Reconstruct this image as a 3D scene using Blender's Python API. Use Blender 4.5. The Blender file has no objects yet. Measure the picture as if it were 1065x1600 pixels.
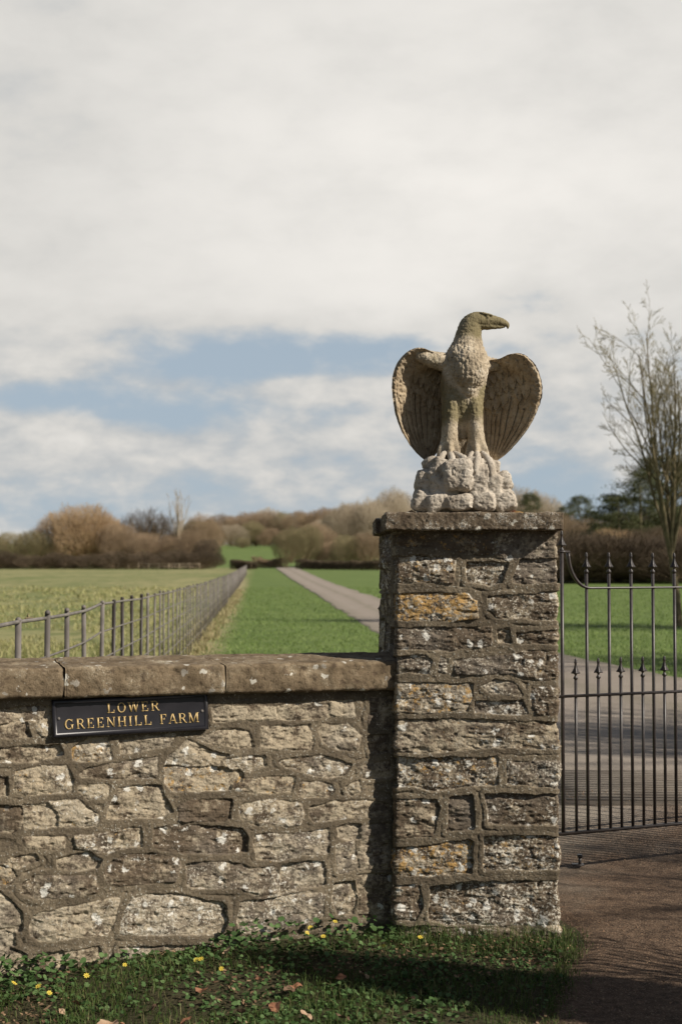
import bpy, bmesh, math, random
import numpy as np
from mathutils import Vector, Matrix
R = math.radians
sc = bpy.context.scene
# ------------------------------------------------------------------ camera
F = 2222.0; EYE = 1.6; PITCH = math.atan(85.0/2222.0)
cam_d = bpy.data.cameras.new('camera'); cam = bpy.data.objects.new('camera', cam_d)
sc.collection.objects.link(cam); sc.camera = cam
cam_d.sensor_fit = 'VERTICAL'; cam_d.sensor_height = 36.0; cam_d.sensor_width = 24.0
cam_d.lens = 36.0*F/1600.0
cam_d.clip_start = 0.1; cam_d.clip_end = 4000
cam.location = (0, 0, EYE); cam.rotation_euler = (R(90)+PITCH, 0, 0)
cam_d.dof.use_dof = True; cam_d.dof.focus_distance = 6.25; cam_d.dof.aperture_fstop = 4.0
# ------------------------------------------------------------------ sun, sky
AZ, EL = R(65), R(34.5)
SUN = Vector((math.cos(EL)*math.sin(AZ), -math.cos(EL)*math.cos(AZ), math.sin(EL)))
sd = bpy.data.lights.new('sun', 'SUN'); sun = bpy.data.objects.new('sun', sd); sc.collection.objects.link(sun)
sd.energy = 5.0; sd.angle = R(0.5); sd.color = (1.0, 0.92, 0.80)
sun.rotation_euler = SUN.to_track_quat('Z', 'Y').to_euler()
sc.view_settings.view_transform = 'Standard'; sc.view_settings.look = 'None'
sc.view_settings.exposure = 0.15; sc.view_settings.gamma = 1.0

class NT:
    """tiny node-tree helper"""
    def __init__(s, tree): s.t = tree; s.t.nodes.clear()
    def n(s, typ, **kw):
        nd = s.t.nodes.new(typ)
        for k, v in kw.items():
            if k.startswith('i_'):
                nd.inputs[k[2:].replace('_', ' ')].default_value = v
            else: setattr(nd, k, v)
        return nd
    def l(s, a, b): s.t.links.new(a, b)
    def math(s, op, a, b=None, c=None, clamp=False):
        nd = s.n('ShaderNodeMath', operation=op, use_clamp=clamp)
        for i, v in enumerate((a, b, c)):
            if v is None: continue
            if isinstance(v, (int, float)): nd.inputs[i].default_value = v
            else: s.l(v, nd.inputs[i])
        return nd.outputs[0]
    def ramp(s, fac, stops, interp='LINEAR'):
        nd = s.n('ShaderNodeValToRGB'); cr = nd.color_ramp; cr.interpolation = interp
        while len(cr.elements) < len(stops): cr.elements.new(0.5)
        for e, (p, c) in zip(cr.elements, stops):
            e.position = p; e.color = (c, c, c, 1) if isinstance(c, (int, float)) else (*c, 1)
        s.l(fac, nd.inputs[0]); return nd.outputs[0]
    def mix(s, fac, a, b, typ='MIX'):
        nd = s.n('ShaderNodeMix', data_type='RGBA', blend_type=typ)
        if isinstance(fac, (int, float)): nd.inputs[0].default_value = fac
        else: s.l(fac, nd.inputs[0])
        for i, v in ((6, a), (7, b)):
            if isinstance(v, tuple): nd.inputs[i].default_value = (*v, 1) if len(v) == 3 else v
            else: s.l(v, nd.inputs[i])
        return nd.outputs[2]
    def noise(s, vec, scale, detail=4, rough=0.55, dist=0.0, out=0):
        nd = s.n('ShaderNodeTexNoise'); nd.inputs['Scale'].default_value = scale
        nd.inputs['Detail'].default_value = detail; nd.inputs['Roughness'].default_value = rough
        nd.inputs['Distortion'].default_value = dist
        if vec is not None: s.l(vec, nd.inputs['Vector'])
        return nd.outputs[out]
    def scalevec(s, vec, sc3, loc=(0, 0, 0)):
        nd = s.n('ShaderNodeMapping'); nd.inputs['Scale'].default_value = sc3; nd.inputs['Location'].default_value = loc
        s.l(vec, nd.inputs['Vector']); return nd.outputs[0]

world = bpy.data.worlds.new('World'); sc.world = world; world.use_nodes = True
def build_world():
    w = NT(world.node_tree)
    sky = w.n('ShaderNodeTexSky', sky_type='NISHITA', sun_disc=False)
    sky.sun_elevation = EL; sky.sun_rotation = math.pi - AZ; sky.air_density = 1.0; sky.dust_density = 0.5; sky.ozone_density = 1.0
    hs = w.n('ShaderNodeHueSaturation'); hs.inputs['Saturation'].default_value = 0.72; w.l(sky.outputs[0], hs.inputs['Color'])
    bg_sky = w.n('ShaderNodeBackground'); bg_sky.inputs[1].default_value = 0.05; w.l(hs.outputs[0], bg_sky.inputs[0])
    tc = w.n('ShaderNodeTexCoord'); sep = w.n('ShaderNodeSeparateXYZ'); w.l(tc.outputs['Generated'], sep.inputs[0])
    x, y, z = sep.outputs
    el = w.math('MULTIPLY', w.math('ARCSINE', z), 57.2958)           # degrees
    az = w.math('MULTIPLY', w.math('ARCTAN2', x, y), 57.2958)        # 0 = +Y, + = right
    cmb = w.n('ShaderNodeCombineXYZ'); w.l(az, cmb.inputs[0]); w.l(el, cmb.inputs[1])
    v = cmb.outputs[0]
    n1 = w.noise(w.scalevec(v, (0.13, 0.26, 1), (3.1, 1.7, 0)), 1.0, 6, 0.52, 0.15)
    n2 = w.noise(w.scalevec(v, (0.42, 0.85, 1), (7, 2, 0)), 1.0, 6, 0.58, 0.1)
    d = w.math('ADD', w.math('MULTIPLY', w.math('SUBTRACT', n1, 0.5), 1.5), w.math('MULTIPLY', w.math('SUBTRACT', n2, 0.5), 1.05))
    # broad layout of the cloud deck: big sheet above 10 deg, broken below
    def smooth(val, a, b):
        mr = w.n('ShaderNodeMapRange', interpolation_type='SMOOTHSTEP'); w.l(val, mr.inputs[0])
        mr.inputs[1].default_value = a; mr.inputs[2].default_value = b; return mr.outputs[0]
    base = w.math('ADD', w.math('MULTIPLY', smooth(el, 8.6, 11.2), 0.75), 0.22)
    d = w.math('ADD', d, base)
    def blob(a0, e0, sa, se, amp):
        dx = w.math('DIVIDE', w.math('SUBTRACT', az, a0), sa); dy = w.math('DIVIDE', w.math('SUBTRACT', el, e0), se)
        r2 = w.math('ADD', w.math('MULTIPLY', dx, dx), w.math('MULTIPLY', dy, dy))
        return w.math('MULTIPLY', w.math('EXPONENT', w.math('MULTIPLY', r2, -1.0)), amp)
    for b in ((-0.4, 8.9, 4.4, 0.7, -0.44), (-4.8, 8.0, 3.0, 0.6, -0.32), (-11.5, 6.6, 3.6, 0.7, -0.50), (2.3, 8.6, 2.0, 0.9, -0.3), (7.6, 10.7, 2.6, 0.8, -0.62), (5.6, 10.1, 1.6, 0.4, -0.25),
              (-7.5, 5.9, 2.0, 0.5, -0.35), (-12.5, 8.2, 2.2, 0.8, 0.35), (-6.8, 7.3, 1.3, 0.5, 0.42), (-2.5, 7.1, 2.2, 0.5, 0.45), (1.5, 7.1, 2.4, 0.6, 0.40),
              (9.5, 7.5, 3.0, 2.0, 0.35), (-11, 4.8, 4, 0.8, 0.35), (-3, 5.0, 5, 0.9, 0.25), (9.0, 2.6, 4.0, 1.2, -0.35), (-13, 2.2, 4, 0.9, -0.35), (0, 2.0, 5, 0.7, -0.2),
              (-13, 9.6, 3, 0.9, 0.2)):
        d = w.math('ADD', d, blob(*b))
    cov = smooth(d, -0.20, 0.40)
    # clouds fill this side only; unseen sky is kept clear to cut ambient light
    side = w.math('MULTIPLY', w.math('SUBTRACT', 1.0, smooth(w.math('ABSOLUTE', az), 24.0, 55.0)), w.math('SUBTRACT', 1.0, smooth(el, 24.0, 36.0)))
    rest = w.math('MULTIPLY', smooth(w.noise(tc.outputs['Generated'], 3.0, 6, 0.55), 0.56, 0.78), 0.10)
    inv = w.math('SUBTRACT', 1.0, side)
    cov = w.math('ADD', w.math('MULTIPLY', cov, side), w.math('MULTIPLY', rest, inv))
    # cloud brightness: thin edges greyer, sheet brighter to the right/high, grey bases
    bri = w.math('ADD', w.math('MULTIPLY', smooth(d, 0.0, 1.3), 0.20), w.math('MULTIPLY', smooth(el, 1.0, 16.0), 0.10))
    bri = w.math('ADD', bri, w.math('MULTIPLY', w.math('SUBTRACT', n1, 0.5), 0.26))
    bri = w.math('ADD', bri, w.math('MULTIPLY', w.math('MULTIPLY', w.math('SUBTRACT', n2, 0.5), 0.55), w.math('SUBTRACT', 1.0, smooth(el, 7.0, 11.0))))
    bri = w.math('ADD', bri, blob(4.0, 14.5, 11, 6, 0.20))
    bri = w.math('SUBTRACT', bri, blob(-12, 17.0, 6, 6, 0.06))
    bri = w.math('ADD', bri, 0.44, clamp=True)
    col = w.ramp(bri, [(0.0, (0.28, 0.30, 0.33)), (0.45, (0.50, 0.51, 0.51)), (0.62, (0.635, 0.62, 0.59)), (1.0, (0.84, 0.81, 0.765))])
    bg_c = w.n('ShaderNodeBackground'); w.l(col, bg_c.inputs[0]); bg_c.inputs[1].default_value = 0.98
    # low horizon veil of thin pale blue air in front of the open sky
    veil = w.n('ShaderNodeBackground'); veil.inputs[0].default_value = (0.40, 0.49, 0.58, 1); veil.inputs[1].default_value = 0.95
    vf = w.math('MULTIPLY', w.math('SUBTRACT', 1.0, smooth(el, 8.0, 30.0)), 0.8)
    m0 = w.n('ShaderNodeMixShader'); w.l(vf, m0.inputs[0]); w.l(bg_sky.outputs[0], m0.inputs[1]); w.l(veil.outputs[0], m0.inputs[2])
    side2 = w.n('ShaderNodeMixShader'); w.l(w.math('MULTIPLY', side, 1.0), side2.inputs[0]); w.l(bg_sky.outputs[0], side2.inputs[1]); w.l(m0.outputs[0], side2.inputs[2])
    m1 = w.n('ShaderNodeMixShader'); w.l(cov, m1.inputs[0]); w.l(side2.outputs[0], m1.inputs[1]); w.l(bg_c.outputs[0], m1.inputs[2])
    out = w.n('ShaderNodeOutputWorld'); w.l(m1.outputs[0], out.inputs[0])
build_world()

# ------------------------------------------------------------------ helpers
def ray(px, py):
    dx, dz = (px-532.5)/F, (800.0-py)/F
    c, s = math.cos(PITCH), math.sin(PITCH)
    return np.array([dx, c - dz*s, dz*c + s])
def at(px, py, Y):
    r = ray(px, py); return r*(Y/r[1]) + np.array([0, 0, EYE])

def _hash(ix, iy, iz, seed):
    h = (ix*374761393 + iy*668265263 + iz*2147483647 + seed*1274126177) & 0xffffffff
    h = ((h ^ (h >> 13))*1274126177) & 0xffffffff
    h = ((h ^ (h >> 16))*2246822519) & 0xffffffff
    return ((h ^ (h >> 15)) & 0xffffff)/float(0x7fffff) - 1.0
def vnoise(x, y, z, seed=0):
    x, y, z = np.broadcast_arrays(np.asarray(x, float), np.asarray(y, float), np.asarray(z, float))
    xi, yi, zi = np.floor(x).astype(np.int64), np.floor(y).astype(np.int64), np.floor(z).astype(np.int64)
    fx, fy, fz = x-xi, y-yi, z-zi
    fx, fy, fz = fx*fx*(3-2*fx), fy*fy*(3-2*fy), fz*fz*(3-2*fz)
    r = 0
    for a in (0, 1):
        for b in (0, 1):
            for c in (0, 1):
                r = r + _hash(xi+a, yi+b, zi+c, seed)*(fx if a else 1-fx)*(fy if b else 1-fy)*(fz if c else 1-fz)
    return r
def fbm(x, y, z, freq, octv=4, seed=0, gain=0.5):
    r = 0; a = 1.0
    for o in range(octv):
        r = r + a*vnoise(np.asarray(x)*freq, np.asarray(y)*freq, np.asarray(z)*freq, seed+o*17); freq *= 2.03; a *= gain
    return r
def sstep(x, a, b):
    t = np.clip((x-a)/(b-a), 0, 1); return t*t*(3-2*t)

COL = sc.collection
def mesh_obj(name, V, Fc, mat=None, parent=None, smooth=False, attrs=None):
    me = bpy.data.meshes.new(name)
    V = np.asarray(V, np.float32).reshape(-1, 3)
    if isinstance(Fc, np.ndarray):
        k = Fc.shape[1]; idx = Fc.astype(np.int32).ravel(); n = Fc.shape[0]
        starts = np.arange(n, dtype=np.int32)*k; tot = np.full(n, k, np.int32)
    else:
        tot = np.array([len(f) for f in Fc], np.int32); idx = np.array([i for f in Fc for i in f], np.int32); n = len(Fc)
        starts = np.concatenate([[0], np.cumsum(tot)[:-1]]).astype(np.int32)
    me.vertices.add(len(V)); me.vertices.foreach_set('co', V.ravel())
    me.loops.add(len(idx)); me.loops.foreach_set('vertex_index', idx)
    me.polygons.add(n); me.polygons.foreach_set('loop_start', starts); me.polygons.foreach_set('loop_total', tot)
    if smooth: me.polygons.foreach_set('use_smooth', np.ones(n, bool))
    me.update(calc_edges=True); me.validate()
    if attrs:
        for an, av in attrs.items():
            av = np.asarray(av, np.float32)
            if av.ndim == 1: a = me.attributes.new(an, 'FLOAT', 'POINT'); a.data.foreach_set('value', av)
            else: a = me.attributes.new(an, 'FLOAT_COLOR', 'POINT'); a.data.foreach_set('color', av.ravel())
    if mat: me.materials.append(mat)
    o = bpy.data.objects.new(name, me); COL.objects.link(o)
    if parent: o.parent = parent
    return o
def tag(o, label=None, cat=None, group=None, kind=None):
    if label: o['label'] = label
    if cat: o['category'] = cat
    if group: o['group'] = group
    if kind: o['kind'] = kind
    return o
def empty(name, loc, label, cat, group=None, rz=0.0):
    o = bpy.data.objects.new(name, None); COL.objects.link(o); o.location = loc; o.rotation_euler = (0, 0, rz)
    o.empty_display_size = 0.1
    return tag(o, label, cat, group)
def copy_tree(o, parent=None):
    c = o.copy(); COL.objects.link(c); c.parent = parent
    for ch in list(o.children): copy_tree(ch, c)
    return c
def grid_faces(nu, nv, wrap_u=False):
    """vertices indexed [i*nv+j]"""
    I = np.arange(nu if wrap_u else nu-1); J = np.arange(nv-1)
    i, j = np.meshgrid(I, J, indexing='ij'); i2 = (i+1) % nu
    return np.stack([i*nv+j, i2*nv+j, i2*nv+j+1, i*nv+j+1], -1).reshape(-1, 4)
def frusta(P0, P1, R0, R1, n):
    P0, P1 = np.asarray(P0, float), np.asarray(P1, float); R0, R1 = np.asarray(R0, float), np.asarray(R1, float)
    d = P1-P0; L = np.linalg.norm(d, axis=1, keepdims=True); d = d/np.maximum(L, 1e-9)
    ref = np.where(np.abs(d[:, 2:3]) < 0.9, np.array([[0, 0, 1.0]]), np.array([[1.0, 0, 0]]))
    u = np.cross(d, ref); u /= np.linalg.norm(u, axis=1, keepdims=True); v = np.cross(d, u)
    a = np.arange(n)*2*np.pi/n; ca, sa = np.cos(a), np.sin(a)
    ring = u[:, None, :]*ca[None, :, None] + v[:, None, :]*sa[None, :, None]
    A = P0[:, None, :] + ring*R0[:, None, None]; B = P1[:, None, :] + ring*R1[:, None, None]
    V = np.concatenate([A, B], 1).reshape(-1, 3)
    k = np.arange(len(P0))[:, None]*2*n; i = np.arange(n)[None, :]; j = (i+1) % n
    Fq = np.stack([k+i, k+j, k+n+j, k+n+i], -1).reshape(-1, 4)
    return V, Fq
class MB:
    """collects simple shapes into one mesh"""
    def __init__(s): s.V = []; s.F = []; s.n = 0
    def add(s, V, Fc):
        V = np.asarray(V, float).reshape(-1, 3); s.V.append(V)
        for f in Fc: s.F.append([int(i)+s.n for i in f])
        s.n += len(V)
    def box(s, c, size, M=None):
        c = np.array(c, float); h = np.array(size, float)/2
        V = np.array([[x, y, z] for x in (-1, 1) for y in (-1, 1) for z in (-1, 1)])*h
        if M is not None: V = V @ np.array(M).T
        s.add(V+c, [(0, 1, 3, 2), (4, 6, 7, 5), (0, 4, 5, 1), (2, 3, 7, 6), (0, 2, 6, 4), (1, 5, 7, 3)])
    def tube(s, pts, r, n=8, cap=True):
        pts = np.array(pts, float); r = np.broadcast_to(np.asarray(r, float), (len(pts),))
        T = np.gradient(pts, axis=0); T /= np.linalg.norm(T, axis=1, keepdims=True)+1e-12
        ref = np.array([0, 0, 1.0]) if abs(T[0, 2]) < 0.9 else np.array([1.0, 0, 0])
        V = []
        for p, t, rr in zip(pts, T, r):
            u = np.cross(t, ref); u /= np.linalg.norm(u)+1e-12; v = np.cross(t, u); ref = np.cross(u, t) if False else ref
            for a in range(n): V.append(p + rr*(math.cos(2*math.pi*a/n)*u + math.sin(2*math.pi*a/n)*v))
        Fc = [(i*n+a, i*n+(a+1) % n, (i+1)*n+(a+1) % n, (i+1)*n+a) for i in range(len(pts)-1) for a in range(n)]
        if cap: Fc += [tuple(range(n))[::-1], tuple((len(pts)-1)*n+a for a in range(n))]
        s.add(V, Fc)
    def lathe(s, prof, loc=(0, 0, 0), n=12, lobes=0, lobe_amp=None):
        V = []
        for k, (r, z) in enumerate(prof):
            la = lobe_amp[k] if lobe_amp else 0
            for a in range(n):
                t = 2*math.pi*a/n; rr = r*(1+la*math.cos(lobes*t))
                V.append((loc[0]+rr*math.cos(t), loc[1]+rr*math.sin(t), loc[2]+z))
        m = len(prof)
        Fc = [(i*n+a, i*n+(a+1) % n, (i+1)*n+(a+1) % n, (i+1)*n+a) for i in range(m-1) for a in range(n)]
        Fc += [tuple(range(n))[::-1], tuple((m-1)*n+a for a in range(n))]
        s.add(V, Fc)
    def build(s, name, mat, parent=None, smooth=False):
        return mesh_obj(name, np.concatenate(s.V), s.F, mat, parent, smooth)

# ------------------------------------------------------------------ materials
def new_mat(name):
    m = bpy.data.materials.new(name); m.use_nodes = True; w = NT(m.node_tree)
    b = w.n('ShaderNodeBsdfPrincipled'); o = w.n('ShaderNodeOutputMaterial'); w.l(b.outputs[0], o.inputs[0])
    b.inputs['Specular IOR Level'].default_value = 0.25; b.inputs['Roughness'].default_value = 0.9
    return m, w, b
def bump(w, b, h, strength, dist):
    n = w.n('ShaderNodeBump'); n.inputs['Strength'].default_value = strength; n.inputs['Distance'].default_value = dist
    w.l(h, n.inputs['Height']); w.l(n.outputs[0], b.inputs['Normal'])
def mat_masonry():
    m, w, b = new_mat('rubble_stone_and_mortar')
    at_ = w.n('ShaderNodeAttribute', attribute_name='stone'); sp = w.n('ShaderNodeSeparateColor'); w.l(at_.outputs['Color'], sp.inputs[0])
    mort, tone, orange = sp.outputs[0], sp.outputs[1], sp.outputs[2]; white = at_.outputs['Alpha']
    P = w.n('ShaderNodeTexCoord').outputs['Object']
    nA = w.noise(P, 14, 6, 0.65); nB = w.noise(w.scalevec(P, (1, 1, 1), (5, 3, 1)), 55, 5, 0.7); nC = w.noise(w.scalevec(P, (1, 1, 1), (9, 1, 7)), 105, 3, 0.62)
    nD = w.noise(w.scalevec(P, (1, 1, 1), (2, 8, 4)), 5.5, 4, 0.6)
    pale = w.mix(nD, (0.36, 0.285, 0.19), (0.46, 0.40, 0.30))
    brown = w.mix(nA, (0.075, 0.055, 0.038), (0.18, 0.135, 0.09))
    f = w.math('ADD', w.math('SUBTRACT', tone, 0.10), w.math('MULTIPLY', w.math('SUBTRACT', nA, 0.5), 2.6))
    f = w.math('ADD', f, w.math('MULTIPLY', w.math('SUBTRACT', nB, 0.5), 1.3))
    c = w.mix(w.ramp(f, [(0.25, 0.0), (0.7, 1.0)]), brown, pale)
    c = w.mix(w.math('MULTIPLY', w.ramp(w.noise(w.scalevec(P, (1, 1, 1), (3, 9, 9)), 3.4, 3, 0.5), [(0.45, 0.0), (0.66, 1.0)]), 0.26), c, (0.30, 0.28, 0.25))
    # dark pits and weathering crust
    pit = w.ramp(nB, [(0.34, 1.0), (0.45, 0.0)]); c = w.mix(w.math('MULTIPLY', pit, 0.75), c, (0.05, 0.038, 0.028))
    # small white / grey lichen flecks
    fl = w.math('ADD', w.math('MULTIPLY', nC, 0.65), w.math('MULTIPLY', nB, 0.35)); fl = w.math('ADD', fl, w.math('MULTIPLY', w.math('SUBTRACT', white, 0.62), 0.15)); fl = w.math('ADD', fl, w.math('MULTIPLY', w.math('SUBTRACT', w.noise(w.scalevec(P, (1, 1, 1), (6, 6, 2)), 9, 4, 0.6), 0.5), 0.30))
    c = w.mix(w.ramp(fl, [(0.56, 0.0), (0.64, 1.0)]), c, (0.56, 0.515, 0.43))
    vor = w.n('ShaderNodeTexVoronoi'); vor.inputs['Scale'].default_value = 21; w.l(w.mix(0.06, P, w.noise(P, 30, 3, 0.6, out=1)), vor.inputs['Vector'])
    spc = w.n('ShaderNodeSeparateColor'); w.l(vor.outputs['Color'], spc.inputs[0])
    thr = w.math('MULTIPLY', spc.outputs[0], w.math('ADD', white, 0.45))
    ring = w.math('MULTIPLY', w.ramp(thr, [(0.62, 0.0), (0.66, 1.0)]), w.ramp(w.math('ADD', vor.outputs['Distance'], w.math('MULTIPLY', nC, 0.25)), [(0.38, 1.0), (0.46, 0.0)]))
    c = w.mix(w.math('MULTIPLY', ring, 0.85), c, (0.72, 0.70, 0.64))
    # mortar
    mc = w.mix(nA, (0.135, 0.105, 0.070), (0.25, 0.205, 0.142)); mc = w.mix(w.ramp(nC, [(0.60, 0.0), (0.67, 1.0)]), mc, (0.55, 0.52, 0.44))
    mc = w.mix(w.ramp(nD, [(0.42, 0.0), (0.60, 0.75)]), mc, (0.095, 0.074, 0.050)); mc = w.mix(w.math('MULTIPLY', w.ramp(nB, [(0.36, 1.0), (0.47, 0.0)]), 0.6), mc, (0.07, 0.055, 0.04))
    c = w.mix(mort, c, mc)
    # orange lichen
    of = w.math('ADD', w.math('MULTIPLY', w.math('SUBTRACT', w.noise(w.scalevec(P, (1, 1, 1), (4, 4, 1)), 34, 6, 0.75), 0.5), 2.8), w.math('SUBTRACT', orange, 0.74))
    of = w.ramp(of, [(0.0, 0.0), (0.12, 1.0)])
    oc = w.mix(nC, (0.30, 0.15, 0.035), (0.60, 0.40, 0.16))
    c = w.mix(w.math('MULTIPLY', of, 0.85), c, oc)
    w.l(c, b.inputs['Base Color'])
    h = w.math('ADD', w.math('MULTIPLY', nB, 1.0), w.math('MULTIPLY', nC, 0.7))
    bump(w, b, h, 0.9, 0.006)
    return m
def mat_rock(name, c1, c2, c3, fleck=(0.62, 0.60, 0.54), fl0=0.60, moss=None, sc_=1.0, bd=0.004, tint_attr=False, spots=False):
    m, w, b = new_mat(name); P = w.n('ShaderNodeTexCoord').outputs['Object']
    nA = w.noise(P, 9*sc_, 6, 0.62); nB = w.noise(w.scalevec(P, (1, 1, 1), (5, 2, 8)), 60*sc_, 5, 0.7); nC = w.noise(w.scalevec(P, (1, 1, 1), (1, 7, 3)), 190*sc_, 3, 0.7)
    f = w.math('ADD', w.math('MULTIPLY', nA, 0.75), w.math('MULTIPLY', nB, 0.25))
    c = w.ramp(f, [(0.36, c1), (0.50, c2), (0.64, c3)])
    c = w.mix(w.math('MULTIPLY', w.ramp(nB, [(0.33, 1.0), (0.46, 0.0)]), 0.6), c, tuple(x*0.3 for x in c1))
    fl = w.math('ADD', w.math('MULTIPLY', nC, 0.55), w.math('MULTIPLY', nA, 0.45))
    c = w.mix(w.ramp(fl, [(fl0-0.03, 0.0), (fl0+0.04, 1.0)]), c, fleck)
    if spots:
        vor = w.n('ShaderNodeTexVoronoi'); vor.inputs['Scale'].default_value = 27; w.l(w.mix(0.05, P, w.noise(P, 30, 3, 0.6, out=1)), vor.inputs['Vector'])
        sc1 = w.n('ShaderNodeSeparateColor'); w.l(vor.outputs['Color'], sc1.inputs[0]); dd = w.math('ADD', vor.outputs['Distance'], w.math('MULTIPLY', nC, 0.35))
        ins = w.ramp(dd, [(0.46, 1.0), (0.54, 0.0)])
        c = w.mix(w.math('MULTIPLY', w.math('MULTIPLY', ins, w.ramp(sc1.outputs[0], [(0.80, 0.0), (0.82, 1.0)])), 0.8), c, (0.66, 0.63, 0.55))
        c = w.mix(w.math('MULTIPLY', w.math('MULTIPLY', ins, w.ramp(sc1.outputs[1], [(0.62, 0.0), (0.66, 1.0)])), 0.55), c, (0.09, 0.062, 0.042))
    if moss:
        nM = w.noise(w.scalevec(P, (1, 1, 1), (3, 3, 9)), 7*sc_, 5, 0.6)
        if tint_attr:
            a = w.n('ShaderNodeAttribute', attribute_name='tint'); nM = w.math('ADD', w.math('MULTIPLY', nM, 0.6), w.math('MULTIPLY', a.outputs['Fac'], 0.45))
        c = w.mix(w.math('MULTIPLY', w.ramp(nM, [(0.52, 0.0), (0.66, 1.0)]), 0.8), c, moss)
    w.l(c, b.inputs['Base Color'])
    bump(w, b, w.math('ADD', nB, w.math('MULTIPLY', nC, 0.6)), 0.8, bd)
    return m
def mat_plain(name, c1, c2, scale=8, rough=0.85, spec=0.25, metal=0.0, bd=0.0):
    m, w, b = new_mat(name); P = w.n('ShaderNodeTexCoord').outputs['Object']
    n = w.noise(P, scale, 5, 0.6); w.l(w.mix(w.ramp(n, [(0.35, 0.0), (0.65, 1.0)]), c1, c2), b.inputs['Base Color'])
    b.inputs['Roughness'].default_value = rough; b.inputs['Specular IOR Level'].default_value = spec; b.inputs['Metallic'].default_value = metal
    if bd: bump(w, b, n, 0.6, bd)
    return m
def mat_leafy(name, cols, trans=0.0):
    """colour varies leaf by leaf (mesh island)"""
    m, w, b = new_mat(name); g = w.n('ShaderNodeNewGeometry')
    stops = [(i/max(1, len(cols)-1), c) for i, c in enumerate(cols)]
    c = w.ramp(g.outputs['Random Per Island'], stops); w.l(c, b.inputs['Base Color']); b.inputs['Roughness'].default_value = 0.65
    if trans:
        t = w.n('ShaderNodeBsdfTranslucent'); w.l(c, t.inputs[0]); mx = w.n('ShaderNodeMixShader'); mx.inputs[0].default_value = trans
        out = [n for n in w.t.nodes if n.type == 'OUTPUT_MATERIAL'][0]
        w.l(b.outputs[0], mx.inputs[1]); w.l(t.outputs[0], mx.inputs[2]); w.l(mx.outputs[0], out.inputs[0])
    return m
M_MAS = mat_masonry()
M_COP = mat_rock('weathered_coping_stone', (0.115, 0.083, 0.050), (0.20, 0.150, 0.095), (0.30, 0.24, 0.16), fleck=(0.60, 0.57, 0.48), fl0=0.62, bd=0.006, spots=True)
M_CAP = mat_rock('crusted_cap_stone', (0.085, 0.062, 0.042), (0.155, 0.118, 0.080), (0.26, 0.21, 0.15), fleck=(0.62, 0.60, 0.54), fl0=0.58, bd=0.008, spots=True)
M_EAG = mat_rock('carved_stone_with_lichen', (0.25, 0.20, 0.14), (0.41, 0.34, 0.245), (0.54, 0.46, 0.35), fleck=(0.70, 0.66, 0.57), fl0=0.60, moss=(0.180, 0.152, 0.074), bd=0.004, tint_attr=True)  # moss tone doubles as painted shade on the belly
M_WNG = mat_rock('carved_wing_stone', (0.27, 0.20, 0.125), (0.40, 0.32, 0.22), (0.50, 0.42, 0.31), fleck=(0.60, 0.56, 0.48), fl0=0.66, moss=(0.20, 0.125, 0.055), bd=0.003, tint_attr=True)
M_ROK = mat_rock('pale_carved_rock', (0.32, 0.27, 0.215), (0.45, 0.395, 0.325), (0.56, 0.505, 0.43), fleck=(0.66, 0.62, 0.55), fl0=0.66, bd=0.005)
M_IRON = mat_plain('painted_wrought_iron', (0.030, 0.026, 0.026), (0.055, 0.046, 0.044), 30, 0.42, 0.5, 0.0, 0.0008)
M_FEN = mat_plain('weathered_estate_fence_iron', (0.11, 0.098, 0.088), (0.20, 0.178, 0.16), 6, 0.6, 0.3)
M_FEN_SHADE = mat_plain('shaded_fence_iron', (0.028, 0.022, 0.020), (0.05, 0.04, 0.036), 6, 0.5, 0.4)  # same fence iron with tree shade put into its colour
M_SGN = mat_plain('black_sign_paint', (0.012, 0.011, 0.014), (0.022, 0.020, 0.024), 12, 0.38, 0.5)
M_GLD = mat_plain('gold_letter_paint', (0.50, 0.34, 0.13), (0.66, 0.48, 0.22), 40, 0.4, 0.5)
M_BARK = mat_plain('grey_olive_bark', (0.115, 0.092, 0.055), (0.24, 0.195, 0.115), 5, 0.9, 0.2, 0, 0.01)
M_TWIG = mat_plain('brown_bare_twigs', (0.25, 0.18, 0.115), (0.36, 0.265, 0.17), 0.4)
M_TWIG2 = mat_plain('golden_brown_twigs', (0.40, 0.275, 0.155), (0.52, 0.375, 0.225), 0.4)
M_TWIG3 = mat_plain('pale_grey_twigs', (0.38, 0.31, 0.225), (0.48, 0.40, 0.30), 0.4)
M_TWIG4 = mat_plain('dark_hedge_twigs', (0.075, 0.056, 0.038), (0.15, 0.11, 0.072), 0.4)
M_TWIG5 = mat_plain('olive_twigs', (0.20, 0.175, 0.09), (0.30, 0.25, 0.14), 0.4)
M_PINE = mat_leafy('pine_foliage', [(0.045, 0.055, 0.022), (0.085, 0.095, 0.035), (0.12, 0.12, 0.05)])

# ------------------------------------------------------------------ terrain
def ground(x, y):
    x = np.asarray(x, float); y = np.asarray(y, float)
    h = 0.10*sstep(y, 6.6, 9.5)
    h = h + np.where(y > 60, (np.minimum(y, 320)-60)/260.0*1.22, 0)
    h = h + 8.0*sstep(y, 325, 560) + 10*sstep(y, 540, 1200)
    h = h - 0.07*sstep(-x, 0.3, 1.5)*(1-sstep(y, 6.3, 7.5))
    return h
fence_x = lambda y: -1.126-0.0596*y
ROAD_L = np.array([(2, .45), (4.0, .55), (5.0, .70), (5.6, .82), (6.0, .93), (7, 1.0), (15, 1.1), (25, 1.0), (32, .8), (64, -.8), (120, -4.0), (300, -13.8), (330, -15.5)])
ROAD_R = np.array([(2, 7.5), (4.0, 7.5), (9, 7.2), (14, 6.0), (19, 4.55), (24.3, 3.75), (35, 2.9), (64, 1.75), (120, -1.3), (300, -9.3), (330, -11)])
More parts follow.
